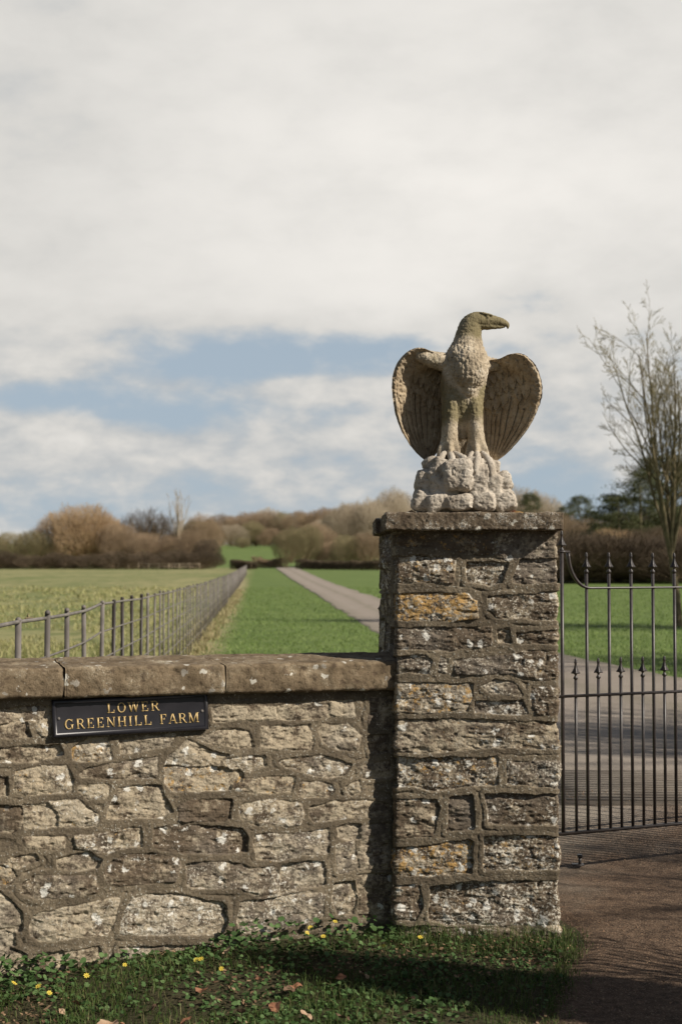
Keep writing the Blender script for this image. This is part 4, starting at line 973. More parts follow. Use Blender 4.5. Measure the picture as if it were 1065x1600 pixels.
    V = smooth_verts(V, Fq, 7); V = V+N*(.0060*r1+.0055*r2-.002+.0013*fbm(V[:, 0], V[:, 1], V[:, 2], 150, 2, 45))[:, None]
    V[:, 2] = np.maximum(V[:, 2], -.024)
    mesh_obj('carved_rock', V, Fq, M_ROK, root, False)
    # ---- talons: pale toes gripping the rock, dark claws curling over
    def toe(pts, r, name='toe'):
        mb = MB(); p = np.array([P3(*q) for q in pts]); t = np.linspace(0, len(p)-1, 14)
        p = np.stack([np.interp(t, range(len(p)), p[:, k]) for k in range(3)], 1)
        for _ in range(4): p[1:-1] = (p[:-2]+2*p[1:-1]+p[2:])/4
        rr = np.interp(t, range(len(r)), r)*1.3*U*(1+.10*np.cos(np.arange(14)*math.pi)); mb.tube(p, rr, 12); return mb.build(name, M_ROK, root, True)
    toe([(701, 708, -25), (702, 714, -37), (703, 722, -48), (704, 733, -60), (703, 744, -66)], [3.5, 4.2, 4.4, 3.6, 1.2])
    toe([(694, 708, -24), (689, 711, -32), (684, 720, -38), (679, 729, -46), (676, 739, -52)], [3.2, 3.8, 4.0, 3.4, 1.0])
    toe([(707, 708, -24), (713, 713, -34), (721, 719, -46), (725, 727, -58), (724, 738, -64)], [3.2, 4.0, 5.0, 5.0, 1.4])
    toe([(742, 708, -25), (742, 714, -38), (741, 722, -50), (738, 732, -58), (736, 742, -62)], [3.5, 4.2, 4.4, 3.8, 1.2])
    toe([(736, 708, -24), (731, 713, -34), (729, 724, -44), (731, 735, -56), (732, 744, -60)], [3.2, 3.8, 4.0, 3.0, 1.0])
    toe([(750, 708, -24), (755, 713, -32), (760, 722, -40), (763, 734, -52), (760, 746, -57)], [3.2, 4.0, 5.2, 5.0, 1.6])
build_eagle()

# ------------------------------------------------------------------ estate fence
def build_fence():
    root = empty('estate_fence', (0, 0, 0), 'long grey iron fence of flat posts and thin rails beside the lawn', 'fence')
    n = 190; ys = 6.77-2*.9+.9*np.arange(n); ys = ys[ys < 170]
    xs = fence_x(ys)+.02*vnoise(ys*.2, 0, 0, 3)
    rnd = random.Random(5); zg = np.where(ys < 9.5, .075, ground(xs, ys)); HH = np.interp(ys, [5, 7, 14, 30, 60], [1.28, 1.275, 1.20, 1.14, 1.16])
    def post(mb, x, y, g, h):
        lx, ly = rnd.uniform(-.014, .014), rnd.uniform(-.014, .014); w2, t2 = (.0145 if y < 15 else .011), .005
        V = [(x+sx*w2+(lx if k else 0), y+sy*t2+(ly if k else 0), g+(h if k else -.25)) for k in (0, 1) for sx, sy in ((-1, -1), (1, -1), (1, 1), (-1, 1))]
        mb.add(V, [(0, 3, 2, 1), (4, 5, 6, 7)]+[(i, (i+1) % 4, 4+(i+1) % 4, 4+i) for i in range(4)])
        mb.lathe([(.013, -.005), (.016, .004), (.013, .014), (.005, .019)], (x+lx, y+ly, g+h), 8)
    far = MB()
    for i, (x, y, g, H) in enumerate(zip(xs, ys, zg, HH)):
        if i < 70:
            mb = MB(); post(mb, x, y, g, H+rnd.uniform(-.012, .012)); mb.build('post', M_FEN_SHADE if 7 <= i <= 10 else M_FEN, root)  # a few posts carry tree shade in their colour
        else: post(far, x, y, g, H)
    o = far.build('far_posts', M_FEN, root); o['kind'] = 'stuff'
    for z, r, nm in ((1.0, .0105, 'top_rail'), (.82, .0065, 'rail'), (.66, .0065, 'rail'), (.50, .0065, 'rail'), (.34, .0065, 'rail'), (.17, .0065, 'rail')):
        mb = MB(); mb.tube(np.stack([xs, ys, zg+z*HH-(.018 if z == 1 else 0)+.006*vnoise(ys*.9, z, 0, 9)], 1), r, 6); mb.build(nm, M_FEN, root)
    # dead twig caught on the top rail
    b = at(40, 966, 7.05); b2 = at(62, 972, 7.25); mb = MB(); a = np.array([b[0], b[1], b[2]]); c = np.array([fence_x(7.25), 7.25, .075+1.26])
    mb.tube([a, a*.6+c*.4+np.array([0, 0, .004]), c], [.004, .006, .004], 6); mb.tube([a*.8+c*.2, a+np.array([.01, .02, .025])], [.004, .002], 6)
    tag(mb.build('dead_twig', M_BARK), 'short dead twig caught on the top rail of the iron fence near its nearest post', 'twig')
build_fence()

# ------------------------------------------------------------------ trees
def grow(seed, H, trunk_h, r0, nlimb, spread, levels=4, kids=(5, 5, 4), ratio=.5, wig=.10, up=.10, tmin=.003, limb_len=.75, ang=(22, 48), lean=(0, 0)):
    rs = random.Random(seed); S = []
    def seg(p, q, a, b_, lev): S.append((p, q, a, b_, lev))
    def perp(d):
        v = np.array([rs.gauss(0, 1), rs.gauss(0, 1), rs.gauss(0, 1)]); v -= v@d*d; return v/np.linalg.norm(v)
    def branch(p, d, L, r, lev):
        n = max(3, 7-lev) if lev < levels else 2; q = p.copy(); pts = [p]; rr = [r]
        for i in range(n):
            d = d+wig*perp(d)*(1+.3*lev)+np.array([0, 0, up*(1 if lev else .3)]); d /= np.linalg.norm(d); q = q+d*L/n; pts.append(q)
            rr.append(max(tmin, r*(1-.75*(i+1)/n)))
            seg(pts[-2], q, rr[-2], rr[-1], lev)
        if lev >= levels: return
        kn = kids[min(lev-1, len(kids)-1)]
        for k in range(kn):
            t = .25+.75*(k+rs.random())/kn; i = min(n-1, int(t*n)); f = t*n-i; b_ = pts[i]*(1-f)+pts[i+1]*f
            dd = pts[i+1]-pts[i]; dd = dd/np.linalg.norm(dd); a = R(rs.uniform(*ang)); nd = dd*math.cos(a)+perp(dd)*math.sin(a)
            branch(b_, nd, L*ratio*rs.uniform(.7, 1.2)*(1.25-.6*t), max(tmin, rr[i]*.55), lev+1)
    top = np.array([lean[0], lean[1], trunk_h]); p = np.zeros(3)-np.array([0, 0, .3])
    for k in range(4):
        q = np.array([lean[0]*(k+1)/4+rs.uniform(-.02, .02)*H*.3, lean[1]*(k+1)/4, trunk_h*(k+1)/4]); seg(p, q, r0*(1.25-.1*k if k == 0 else 1.15-.07*k), r0*(1.15-.07*(k+1)), 0); p = q
    for k in range(nlimb):
        a = 2*math.pi*(k+rs.uniform(-.3, .3))/nlimb; s = R(spread*rs.uniform(.35, 1.1)); d = np.array([math.cos(a)*math.sin(s), math.sin(a)*math.sin(s), math.cos(s)])
        branch(p-np.array([0, 0, rs.uniform(0, .15)*trunk_h]), d, (H-trunk_h)*limb_len*rs.uniform(.8, 1.1), r0*.55, 1)
    P0 = np.array([s[0] for s in S]); P1 = np.array([s[1] for s in S]); A = np.array([s[2] for s in S]); B = np.array([s[3] for s in S]); Lv = np.array([s[4] for s in S])
    return P0, P1, A, B, Lv
def fluff(g, seed, n, H, rx, cz=.48, low=.06, th=.014, up=.55, ln=(.4, 1.1)):
    """fine twigs filling a lumpy domed crown, added to the grown limbs, which are trimmed to it"""
    r = np.random.RandomState(seed); P0, P1, A, B, Lv = g
    def env(P):
        d = P-np.array([0, 0, cz*H]); a = np.arctan2(d[:, 1], d[:, 0]); rz = np.where(d[:, 2] > 0, (1-cz)*H, (cz-low)*H)
        q = np.sqrt((d[:, 0]/rx)**2+(d[:, 1]/rx)**2+(d[:, 2]/rz)**2); u = d/np.maximum(np.linalg.norm(d, axis=1, keepdims=True), 1e-6)
        return q/(1+.16*vnoise(u[:, 0]*2.2, u[:, 1]*2.2, u[:, 2]*2.2, seed)+.10*vnoise(u[:, 0]*6, u[:, 1]*6, u[:, 2]*6, seed+1))
    k = env(P1) < 1.0; P0, P1, A, B, Lv = P0[k], P1[k], A[k], B[k], Lv[k]
    C = r.uniform(-1, 1, (n*3, 3))*np.array([rx*1.2, rx*1.2, H*.62])+np.array([0, 0, H*.55]); C = C[C[:, 2] > .1]; q = env(C); C = C[(q < 1.0) & (r.uniform(0, 1, len(C)) < .25+.75*q**2)][:n]
    base = np.array([0, 0, cz*H*.25]); d = C-base; d /= np.linalg.norm(d, axis=1, keepdims=True); d = d+r.normal(0, .33, d.shape)+np.array([0, 0, up]); d /= np.linalg.norm(d, axis=1, keepdims=True)
    L = r.uniform(ln[0], ln[1], (len(C), 1))*H/10; Q0 = C-d*L*.6; Q1 = C+d*L*.6; m = len(C)
    return (np.concatenate([P0, Q0]), np.concatenate([P1, Q1]), np.concatenate([A, np.full(m, th)]), np.concatenate([B, np.full(m, th*.35)]), np.concatenate([Lv, np.full(m, 9)]))
def tree_meshes(g, cut, n_thick=7, n_thin=3, minr=0.0):
    P0, P1, A, B, Lv = g; A = np.maximum(A, minr); B = np.maximum(B, minr); m = Lv <= cut; out = []
    for mask, n in ((m, n_thick), (~m, n_thin)):
        out.append(frusta(P0[mask], P1[mask], A[mask], B[mask], n) if mask.any() else None)
    return out
def make_tree(name, label, cat, group, g, cut, bark, twig, loc, minr=0.0, rz=0, sc_=(1, 1, 1)):
    root = empty(name, loc, label, cat, group, rz); root.scale = sc_
    a, b_ = tree_meshes(g, cut, 8 if minr < .01 else 5, 4 if minr < .01 else 3, minr)
    mesh_obj('trunk', a[0], a[1], bark, root, True)
    if b_: mesh_obj('crown', b_[0], b_[1], twig, root, False)
    return root
# big bare tree at the right
near_tree = make_tree('bare_tree', 'tall leafless tree with olive-grey forking stems standing on the lawn beyond the gate', 'tree', None,
    grow(19, 8.6, 1.85, .105, 11, 15, 5, (8, 6, 5, 2), .40, .075, .030, .0035, .80, (22, 46), (-.25, 0)), 2, M_BARK, M_TWIG5, (8.42, 35.5, float(ground(8.4, 35.5))), .0045, 0, (.78, .80, .97))
def dup(src, loc, label, group=None, rz=0.0, s=1.0, cat=None):
    c = copy_tree(src); c.location = loc; c.rotation_euler = (0, 0, rz); c.scale = (s, s, s) if isinstance(s, (int, float)) else s
    c['label'] = label
    if cat: c['category'] = cat
    if group: c['group'] = group
    return c
# trees of the same avenue, outside the picture on the right: they shade the drive and the verge
for (x, y, r, s, lab) in ((7.6, 5.15, 1.0, .62, 'young bare tree right of the drive near the gate, outside the picture'),
                          (9.8, 9.3, 3.3, .95, 'bare tree just beyond the young one right of the drive, outside the picture'),
                          (11.6, 6.9, 5.0, .8, 'bare tree close behind the young one on the right, outside the picture'),
                          (12.5, 8.6, 2.3, 1.1, 'bare tree right of the cattle grid, outside the picture'),
                          (14.5, 17.5, 4.0, 1.2, 'bare tree further along the right of the drive, outside the picture'),
                          (15.5, 31.0, 5.2, 1.35, 'large bare tree at the far right of the lawn, outside the picture')):
    dup(near_tree, (x, y, float(ground(x, y))), lab, None, r, s)
def add_shade_bush(loc, H, seed, label):  # adds an unseen bush that casts dappled shade on the foreground
    make_tree('shade_bush', label, 'bush', None, grow(seed, H, .25, .045, 9, 38, 3, (7, 6, 4), .5, .09, .06, .004, .9, (18, 42)), 1, M_BARK, M_TWIG, loc, .004)
add_shade_bush((3.0, 4.6, 0), 1.6, 41, 'unseen leafless bush added on the right verge to shade the foreground')
add_shade_bush((2.9, 3.3, 0), 1.6, 43, 'unseen leafless bush added beside the other to dapple the foreground shade')
make_tree('shade_shrub', 'unseen narrow twiggy shrub added on the right verge to shade the foreground', 'shrub', None,
          fluff(grow(61, 2.5, .2, .05, 14, 12, 3, (8, 6), .4, .06, .08, .004, 1.0, (14, 34)), 9, 9000, 2.55, .30, .5, .0, .0055, .8, (.5, 1.2)), 1, M_BARK, M_TWIG4, (3.25, 4.2, 0), .004)  # added out of view to throw the dark band across the verge
# prototypes for the far winter trees
FAN = dict(levels=4, kids=(9, 7, 5), ratio=.42, wig=.07, up=.10)
protos = {
 'dome':  (fluff(grow(3, 10.5, .6, .20, 16, 50, 3, (9, 7), .45, .08, .07, .012, .98, (16, 40)), 1, 11000, 10, 5.2, .42, .0, .011), 'bushy winter tree'),
 'fan':   (fluff(grow(5, 10.5, 1.6, .18, 12, 36, 3, (9, 7), .45, .07, .08, .012, .95, (16, 38)), 2, 8500, 10, 3.7, .55, .14, .011), 'upright winter tree'),
 'oak':   (fluff(grow(8, 10, 2.4, .26, 8, 62, 4, (8, 6, 5), .52, .16, .02, .012, .85, (30, 65)), 3, 2600, 10, 5.0, .60, .2, .014, .2), 'oak'),
 'slim':  (grow(12, 10, 2.5, .14, 8, 13, 4, (7, 5, 3), .30, .05, .10, .009, .90, (12, 30)), 'poplar'),
 'scrub': (fluff(grow(15, 5, .2, .10, 18, 70, 3, (7, 6), .48, .10, .05, .012, .95, (20, 50)), 4, 6000, 5, 4.6, .40, .0, .013, .3, (.6, 1.8)), 'scrub'),
}
made = {}
def far_tree(kind, twig, px, base_y, top_y, Y, label, cat='tree', group=None, rz=0, wide=1.0, H0=10.0):
    """stands on the terrain at distance Y; its height follows from how tall it looks"""
    X = (px-532.5)/F*Y; g = float(ground(X, Y)); h = EYE+(885-top_y)*Y/F-g; s = h/(5.0 if kind == 'scrub' else H0)
    key = (kind, twig.name)
    if key in made: o = dup(made[key], (X, Y, g), label, group, rz, (s*wide, s*wide, s), cat)
    else:
        o = make_tree('winter_tree' if kind != 'scrub' else 'bare_bush', label, cat, group, protos[kind][0], 1, M_TWIG if kind != 'slim' else M_TWIG3, twig, (X, Y, g), .013 if kind != 'slim' else .012, rz, (s*wide, s*wide, s)); made[key] = o
    return o
GA = 'bare trees along the far left edge of the field'; GB = 'winter woodland beyond the green hill'; GC = 'bare trees and bushes by the bend of the drive'; GD = 'trees behind the lawn on the right'; GE = 'dark scrub at the foot of the left tree belt'
rs = random.Random(77)
ORD = 'first second third fourth fifth sixth seventh eighth ninth tenth eleventh twelfth thirteenth fourteenth fifteenth sixteenth seventeenth'.split()
# left belt
far_tree('dome', M_TWIG2, 128, 889, 787, 288, 'broad golden-brown domed willow, tallest in the left tree belt', group=GA, wide=1.05)
far_tree('dome', M_TWIG2, 97, 889, 800, 292, 'golden-brown winter tree forming the left shoulder of the big dome', group=GA, rz=1)
far_tree('dome', M_TWIG2, 160, 889, 801, 290, 'golden-brown winter tree forming the right shoulder of the big dome', group=GA, rz=2)
far_tree('dome', M_TWIG, 188, 889, 818, 284, 'brown bush sloping down right of the big dome', group=GA, rz=3)
far_tree('oak', M_TWIG4, 232, 889, 795, 300, 'dark gnarled oak with open crown between the dome and the poplar', group=GA, wide=1.0)
far_tree('oak', M_TWIG4, 208, 889, 806, 306, 'smaller dark oak just left of the gnarled oak', group=GA, rz=1.5)
far_tree('oak', M_TWIG4, 256, 889, 806, 306, 'low dark branching tree left of the pale poplar', group=GA, rz=2.6)
far_tree('slim', M_TWIG3, 279, 889, 769, 296, 'pale slim poplar rising above the left tree belt', group=GA, wide=.95)
far_tree('dome', M_TWIG, 228, 889, 832, 280, 'rusty brown bush under the dark oak', group=GA, rz=.4)
far_tree('dome', M_TWIG, 268, 889, 836, 282, 'rusty brown bush at the foot of the poplar', group=GA, rz=1.4)
far_tree('fan', M_TWIG, 316, 889, 806, 330, 'rounded brown tree at the right end of the left belt', group=GA, rz=2.4, wide=1.1)
far_tree('dome', M_TWIG, 302, 889, 828, 276, 'low brown thicket at the right end of the left belt', group=GA, rz=3.4)
far_tree('dome', M_TWIG4, 322, 889, 842, 270, 'dark low bush nearest the green hill', group=GA, rz=5)
far_tree('dome', M_TWIG5, 22, 889, 831, 285, 'olive thicket at the left edge of the picture', group=GA, rz=.7, wide=1.2)
far_tree('dome', M_TWIG5, 58, 889, 829, 285, 'olive thicket left of the golden dome', group=GA, rz=1.7, wide=1.1)
far_tree('dome', M_TWIG5, -14, 889, 833, 290, 'olive thicket running out of the left side of the picture', group=GA, rz=2.2, wide=1.2)
for i, px in enumerate(range(-14, 335, 22)):
    far_tree('scrub', M_TWIG4, px+rs.uniform(-5, 5), 889, (868, 862, 872, 865)[i % 4]+rs.uniform(-3, 3), 266+rs.uniform(-4, 4), 'dark scrub bush, %s from the left along the foot of the left tree belt' % ORD[i], 'bush', GE, rs.uniform(0, 6), 1.5)
# woodland beyond the hill: two rows
k = 0
for row, (Y, tops) in enumerate(((600, {290: 822, 318: 812, 345: 808, 372: 803, 400: 797, 428: 799, 455: 800, 482: 796, 510: 792, 536: 790, 562: 788, 590: 786, 618: 790}),
                                 (545, {300: 832, 332: 824, 362: 820, 392: 818, 422: 822, 452: 824, 480: 815, 508: 812, 534: 806, 560: 808, 588: 806, 616: 800}),
                                 (505, {345: 842, 378: 838, 408: 836, 440: 840, 474: 836, 505: 830, 535: 826, 565: 826, 595: 826}))):
    for px, ty in tops.items():
        k += 1; kd = ('dome', 'fan')[(k*7+row) % 3 == 0]; tw = (M_TWIG, M_TWIG5, M_TWIG, M_TWIG3, M_TWIG)[(k*3) % 5]
        far_tree(kd, tw, px+rs.uniform(-5, 5), 0, ty+rs.uniform(-4, 4), Y+rs.uniform(-12, 12),
                 '%s tree from the left in the %s row of the far wood' % (ORD[list(tops).index(px)], ('back', 'middle', 'front')[row]), group=GB, rz=rs.uniform(0, 6), wide=1.5)
for (kd, tw, px, ty, Y, wd, lab) in (
    ('fan', M_TWIG5, 455, 826, 300, 1.25, 'small round tree on a short trunk left of the pair by the drive'), ('fan', M_TWIG5, 478, 822, 304, 1.2, 'small round olive tree close behind the drive bend'),
    ('fan', M_TWIG, 497, 818, 312, 1.2, 'brown round tree right of the olive tree by the drive'), ('fan', M_TWIG3, 533, 792, 330, .95, 'pale tall tree standing above the clipped hedge'), ('fan', M_TWIG3, 556, 789, 336, .95, 'pale tall tree right of its twin above the hedge'),
    ('fan', M_TWIG3, 580, 784, 330, .95, 'pale tall tree immediately left of the pillar cap'), ('fan', M_TWIG3, 606, 768, 340, .95, 'tallest pale tree, rising left of the statue rock'), ('fan', M_TWIG3, 630, 772, 350, .95, 'pale tree mostly hidden behind the statue rock'), ('dome', M_TWIG5, 545, 836, 300, 1.1, 'olive bush behind the middle of the clipped hedge'),
    ('dome', M_TWIG, 575, 832, 300, 1.1, 'brown bush behind the right of the clipped hedge'), ('dome', M_TWIG, 516, 846, 306, 1.0, 'low brown bush behind the left of the clipped hedge')):
    far_tree(kd, tw, px, 0, ty, Y, lab, group=GC, rz=rs.uniform(0, 6), wide=wd)
for (kd, tw, px, ty, Y, wd, lab) in (
    ('fan', M_TWIG3, 812, 766, 240, 1.2, 'pale fuzzy tree right of the statue rock'), ('fan', M_TWIG3, 838, 774, 245, 1.2, 'pale fuzzy tree left of the far pine'), ('dome', M_TWIG, 860, 800, 215, 1.2, 'brown thicket above the right end of the cap slab'),
    ('dome', M_TWIG, 905, 812, 205, 1.2, 'brown thicket behind the first gate finials'), ('dome', M_TWIG, 942, 806, 200, 1.2, 'brown thicket between the far pine and the dark pine'), ('dome', M_TWIG4, 985, 800, 190, 1.1, 'brown thicket behind the middle of the gate'), ('dome', M_TWIG4, 1030, 790, 185, 1.1, 'brown thicket behind the bare tree'),
    ('dome', M_TWIG4, 1075, 780, 185, 1.1, 'brown thicket at the right edge of the picture'), ('dome', M_TWIG2, 960, 826, 150, 1.2, 'lower tan thicket left of the bare tree trunk'), ('dome', M_TWIG4, 1010, 824, 150, 1.2, 'lower brown thicket behind the bare tree trunk'), ('dome', M_TWIG, 1062, 820, 150, 1.2, 'lower brown thicket right of the bare tree trunk')):
    far_tree(kd, tw, px, 0, ty, Y, lab, group=GD, rz=rs.uniform(0, 6), wide=wd)
i = 0
for px in range(868, 1100, 20):
    i += 1; far_tree('scrub', M_TWIG4, px+rs.uniform(-4, 4), 0, (838, 850, 832, 846)[i % 4]+rs.uniform(-5, 5), 112+rs.uniform(-6, 6), 'dark scrub bush behind the lawn, %s from the pillar' % ORD[i-1], 'bush', 'dark scrub behind the lawn on the right', rs.uniform(0, 6), 1.6)
# pines
def pine_mesh(seed, n_cl=150):
    r = np.random.RandomState(seed); V = []; Fc = []
    cl = []
    for k in range(n_cl):
        z = r.uniform(.25, 1)**.8; rad = (1.02-z)**.75*.48+.04; a = r.uniform(0, 6.28); rr = rad*math.sqrt(r.uniform(.15, 1)); cl.append((rr*math.cos(a), rr*math.sin(a), z*1.0, r.uniform(.035, .075)))
    for cx, cy, cz, s in cl:
        n = 70; d = r.normal(size=(n, 3)); d /= np.linalg.norm(d, axis=1, keepdims=True); c = np.array([cx, cy, cz])+d*s*r.uniform(.3, 1, (n, 1))*np.array([1.3, 1.3, .8])
        u = r.normal(size=(n, 3)); u /= np.linalg.norm(u, axis=1, keepdims=True); v = np.cross(u, d); v /= np.linalg.norm(v, axis=1, keepdims=True)
        V.append(np.stack([c-u*.012, c+v*.005, c+u*.012], 1).reshape(-1, 3))
    V = np.concatenate(V)*10; return V, np.arange(len(V)).reshape(-1, 3)
pines = []
for (px, ty, Y, wd, lab, sd_) in ((828, 772, 232, .9, 'small green pine just right of the statue rock', 1), (885, 792, 228, 1.1, 'green pine above the right end of the pillar cap', 2), (905, 776, 230, 1.1, 'taller green pine between the pillar and the bare tree', 1),
                              (925, 798, 226, 1.1, 'low green pine on the right flank of the taller one', 2), (1000, 738, 160, 1.6, 'dark olive pine left of the bare tree stems', 2), (1042, 714, 165, 1.9, 'largest dark olive pine behind the bare tree', 1), (966, 776, 158, 1.5, 'lower spreading pine left of the dark olive pine', 2), (1088, 722, 165, 1.8, 'dark pine cut by the right edge of the picture', 2)):
    X = (px-532.5)/F*Y; g = float(ground(X, Y)); h = EYE+(885-ty)*Y/F-g; s = h/10
    src = next((q for q in pines if q[1] == sd_), None)
    if src: dup(src[0], (X, Y, g), lab, 'pines behind the lawn', rs.uniform(0, 6), (s*wd, s*wd, s))
    else:
        root = empty('pine_tree', (X, Y, g), lab, 'pine', 'pines behind the lawn'); root.scale = (s*wd, s*wd, s)
        V, Fc = pine_mesh(sd_); mesh_obj('crown', V, Fc, M_PINE, root)
        V, Fc = frusta([(0, 0, -.3), (0, 0, 4)], [(0, 0, 4), (0, 0, 9.4)], [.2, .13], [.13, .02], 6); mesh_obj('trunk', V, Fc, M_BARK, root)
        pines.append((root, sd_))
# clipped hedges
def hedge(px0, px1, top_y, Y0, Y1, depth, label, seed, name='hedge', mat=None, n=9000):
    r = np.random.RandomState(seed); Xa, Xb = (px0-532.5)/F*Y0, (px1-532.5)/F*Y1
    root = empty(name, ((Xa+Xb)/2, (Y0+Y1)/2, float(ground((Xa+Xb)/2, (Y0+Y1)/2))), label, 'hedge'); o = np.array(root.location)
    t = r.uniform(0, 1, n); X = Xa+(Xb-Xa)*t; Y = Y0+(Y1-Y0)*t; g = ground(X, Y); top = EYE+(885-top_y)*Y/F-g
    d = np.array([Xb-Xa, Y1-Y0]); d /= np.linalg.norm(d); w_ = r.uniform(-1, 1, n); w_ = np.sign(w_)*np.abs(w_)**.5*depth/2
    z = r.uniform(0, 1, n)**.7*top*(1+.30*vnoise(X*.25, 0, 0, seed)+.12*vnoise(X*1.3, 0, 0, seed+1)); c = np.stack([X-d[1]*w_, Y+d[0]*w_, g+z], 1)-o
    u = r.normal(size=(n, 3))*np.array([1, 1, 1.3]); u /= np.linalg.norm(u, axis=1, keepdims=True); L = r.uniform(.15, .4, (n, 1)); v = np.cross(u, r.normal(size=(n, 3))); v /= np.linalg.norm(v, axis=1, keepdims=True)
    V = np.stack([c-u*L, c+v*.03, c+u*L, c-v*.03], 1).reshape(-1, 3)
    mesh_obj('branches', V, np.arange(len(V)).reshape(-1, 4), mat or M_TWIG4, root); return root
hedge(466, 600, 876.5, 262, 240, 1.6, 'dark clipped hedge beside the drive, left of the pillar', 3, n=14000)
hedge(364, 397, 877.5, 270, 262, 1.5, 'short dark clipped hedge at the far end of the iron fence', 4, n=5000)
hedge(398, 446, 872.0, 315, 310, 3.0, 'rough brown hedge between the green hill and the drive bend', 5, mat=M_TWIG, n=6000)
def post_rail():
    Y = 262; root = empty('wooden_post_and_rail_fence', ((240-532.5)/F*Y, Y, float(ground(-34, Y))), 'pale wooden post and rail fence at the foot of the left tree belt', 'fence'); M = mat_plain('bleached_fence_wood', (.28, .22, .15), (.42, .34, .25), 3)
    X0, X1 = (185-532.5)/F*Y, (312-532.5)/F*Y; n = 9
    for k in range(n):
        mb = MB(); x = X0+(X1-X0)*k/(n-1)-root.location.x; mb.box((x, 0, .5), (.16, .14, 1.3)); mb.build('post', M, root)
    for z in (.5, 1.0):
        mb = MB(); mb.box(((X0+X1)/2-root.location.x, -.1, z), (X1-X0, .05, .11)); mb.build('rail', M, root)
post_rail()
# ------------------------------------------------------------------ ground cover
def on_ground(px, py, z=0.0):
    r = ray(px, py); t = (z-EYE)/r[2]; return r[0]*t, r[1]*t
def wall_y(x): return np.where(x < WB[0], WA[1]+(x-WA[0])*WD[1]/WD[0], PY)-.03
def blades(name, X, Y, h, w_, lean, mat, seed, rootz=None, kind='stuff', parent=None, az=None):
    r = np.random.RandomState(seed); n = len(X); g = ground(X, Y)-.005 if rootz is None else rootz
    a = r.uniform(0, 6.283, n) if az is None else az; f = r.uniform(0, 6.283, n); ln = lean*r.uniform(.1, 1, n)
    c = np.stack([np.cos(f), np.sin(f), 0*f], 1)*(w_/2)[:, None]; dr = np.stack([np.cos(a), np.sin(a), 0*a], 1)
    B = np.stack([X, Y, g], 1); up = np.array([[0, 0, 1.0]])
    M1 = B+up*(h*.55)[:, None]+dr*(ln*h*.25)[:, None]; T = B+up*(h*(1-.35*ln))[:, None]+dr*(ln*h)[:, None]
    V = np.stack([B-c, B+c, M1+c*.75, M1-c*.75, T], 1).reshape(-1, 3); k = np.arange(n)[:, None]*5
    Fc = np.concatenate([(k+np.array([[0, 1, 2]])), (k+np.array([[0, 2, 3]])), (k+np.array([[3, 2, 4]]))])
    o = mesh_obj(name, V, Fc, mat, parent)
    if kind: o['kind'] = kind
    return o
def leaves(name, X, Y, Z, size, tilt, mat, seed, heart=True, curl=.2, parent=None):
    r = np.random.RandomState(seed); n = len(X)
    base = np.array([(0, 0, 0), (.5, .25, .06), (.55, .7, .05), (.28, 1.0, -.02), (0, .88 if heart else 1.2, 0), (-.28, 1.0, -.02), (-.55, .7, .05), (-.5, .25, .06)])
    if not heart: base = np.array([(0, 0, 0), (.30, .22, .10), (.38, .5, .14), (.25, .85, .10), (0, 1.25, .02), (-.25, .85, .10), (-.38, .5, .14), (-.30, .22, .10)])
    base = base-np.array([0, .5, 0]); az = r.uniform(0, 6.283, n); tl = tilt*r.uniform(-1, 1, n); rl = tilt*r.uniform(-1, 1, n)
    P = np.repeat(base[None], n, 0)*size[:, None, None]; P[:, :, 2] *= (1+curl*5*r.uniform(-1, 1, n))[:, None]
    def rot(P, a, i, j):
        ca, sa = np.cos(a)[:, None], np.sin(a)[:, None]; u, v = P[:, :, i].copy(), P[:, :, j].copy(); P[:, :, i] = u*ca-v*sa; P[:, :, j] = u*sa+v*ca
    rot(P, tl, 1, 2); rot(P, rl, 0, 2); rot(P, az, 0, 1)
    P += np.stack([X, Y, Z], 1)[:, None, :]; k = np.arange(n)[:, None]*8
    Fc = np.concatenate([k+np.array([q]) for q in ((0, 1, 2, 4), (2, 3, 4, 4), (0, 4, 6, 7), (4, 5, 6, 6))])
    Fl = [tuple(dict.fromkeys(f)) for f in Fc.tolist()]
    o = mesh_obj(name, P.reshape(-1, 3), Fl, mat, parent); return o
M_GR = mat_leafy('verge_grass_blades', [(0.035, 0.065, 0.012), (0.065, 0.110, 0.022), (0.11, 0.155, 0.042), (0.045, 0.08, 0.016), (0.22, 0.19, 0.09)], .25)
M_LAWN = mat_leafy('lawn_grass_blades', [(0.12, 0.19, 0.042), (0.18, 0.26, 0.07), (0.24, 0.30, 0.10)], .25)
M_DRY = mat_leafy('dry_grass_blades', [(0.40, 0.33, 0.18), (0.50, 0.42, 0.25), (0.20, 0.22, 0.08), (0.34, 0.27, 0.14)], .2)
M_FLD = mat_leafy('rough_field_grass_blades', [(0.22, 0.245, 0.085), (0.40, 0.36, 0.17), (0.26, 0.28, 0.10), (0.50, 0.44, 0.25)], .2)
M_CEL = mat_leafy('celandine_leaf', [(0.036, 0.078, 0.021), (0.07, 0.13, 0.038), (0.12, 0.19, 0.068), (0.05, 0.10, 0.03)], .15)
M_DL = mat_leafy('dead_leaf_brown', [(0.16, 0.075, 0.04), (0.26, 0.15, 0.085), (0.34, 0.22, 0.14), (0.12, 0.07, 0.045)], .1)
M_LIT = mat_leafy('leaf_crumbs', [(0.09, 0.05, 0.03), (0.20, 0.12, 0.07), (0.30, 0.20, 0.12), (0.06, 0.035, 0.022)])
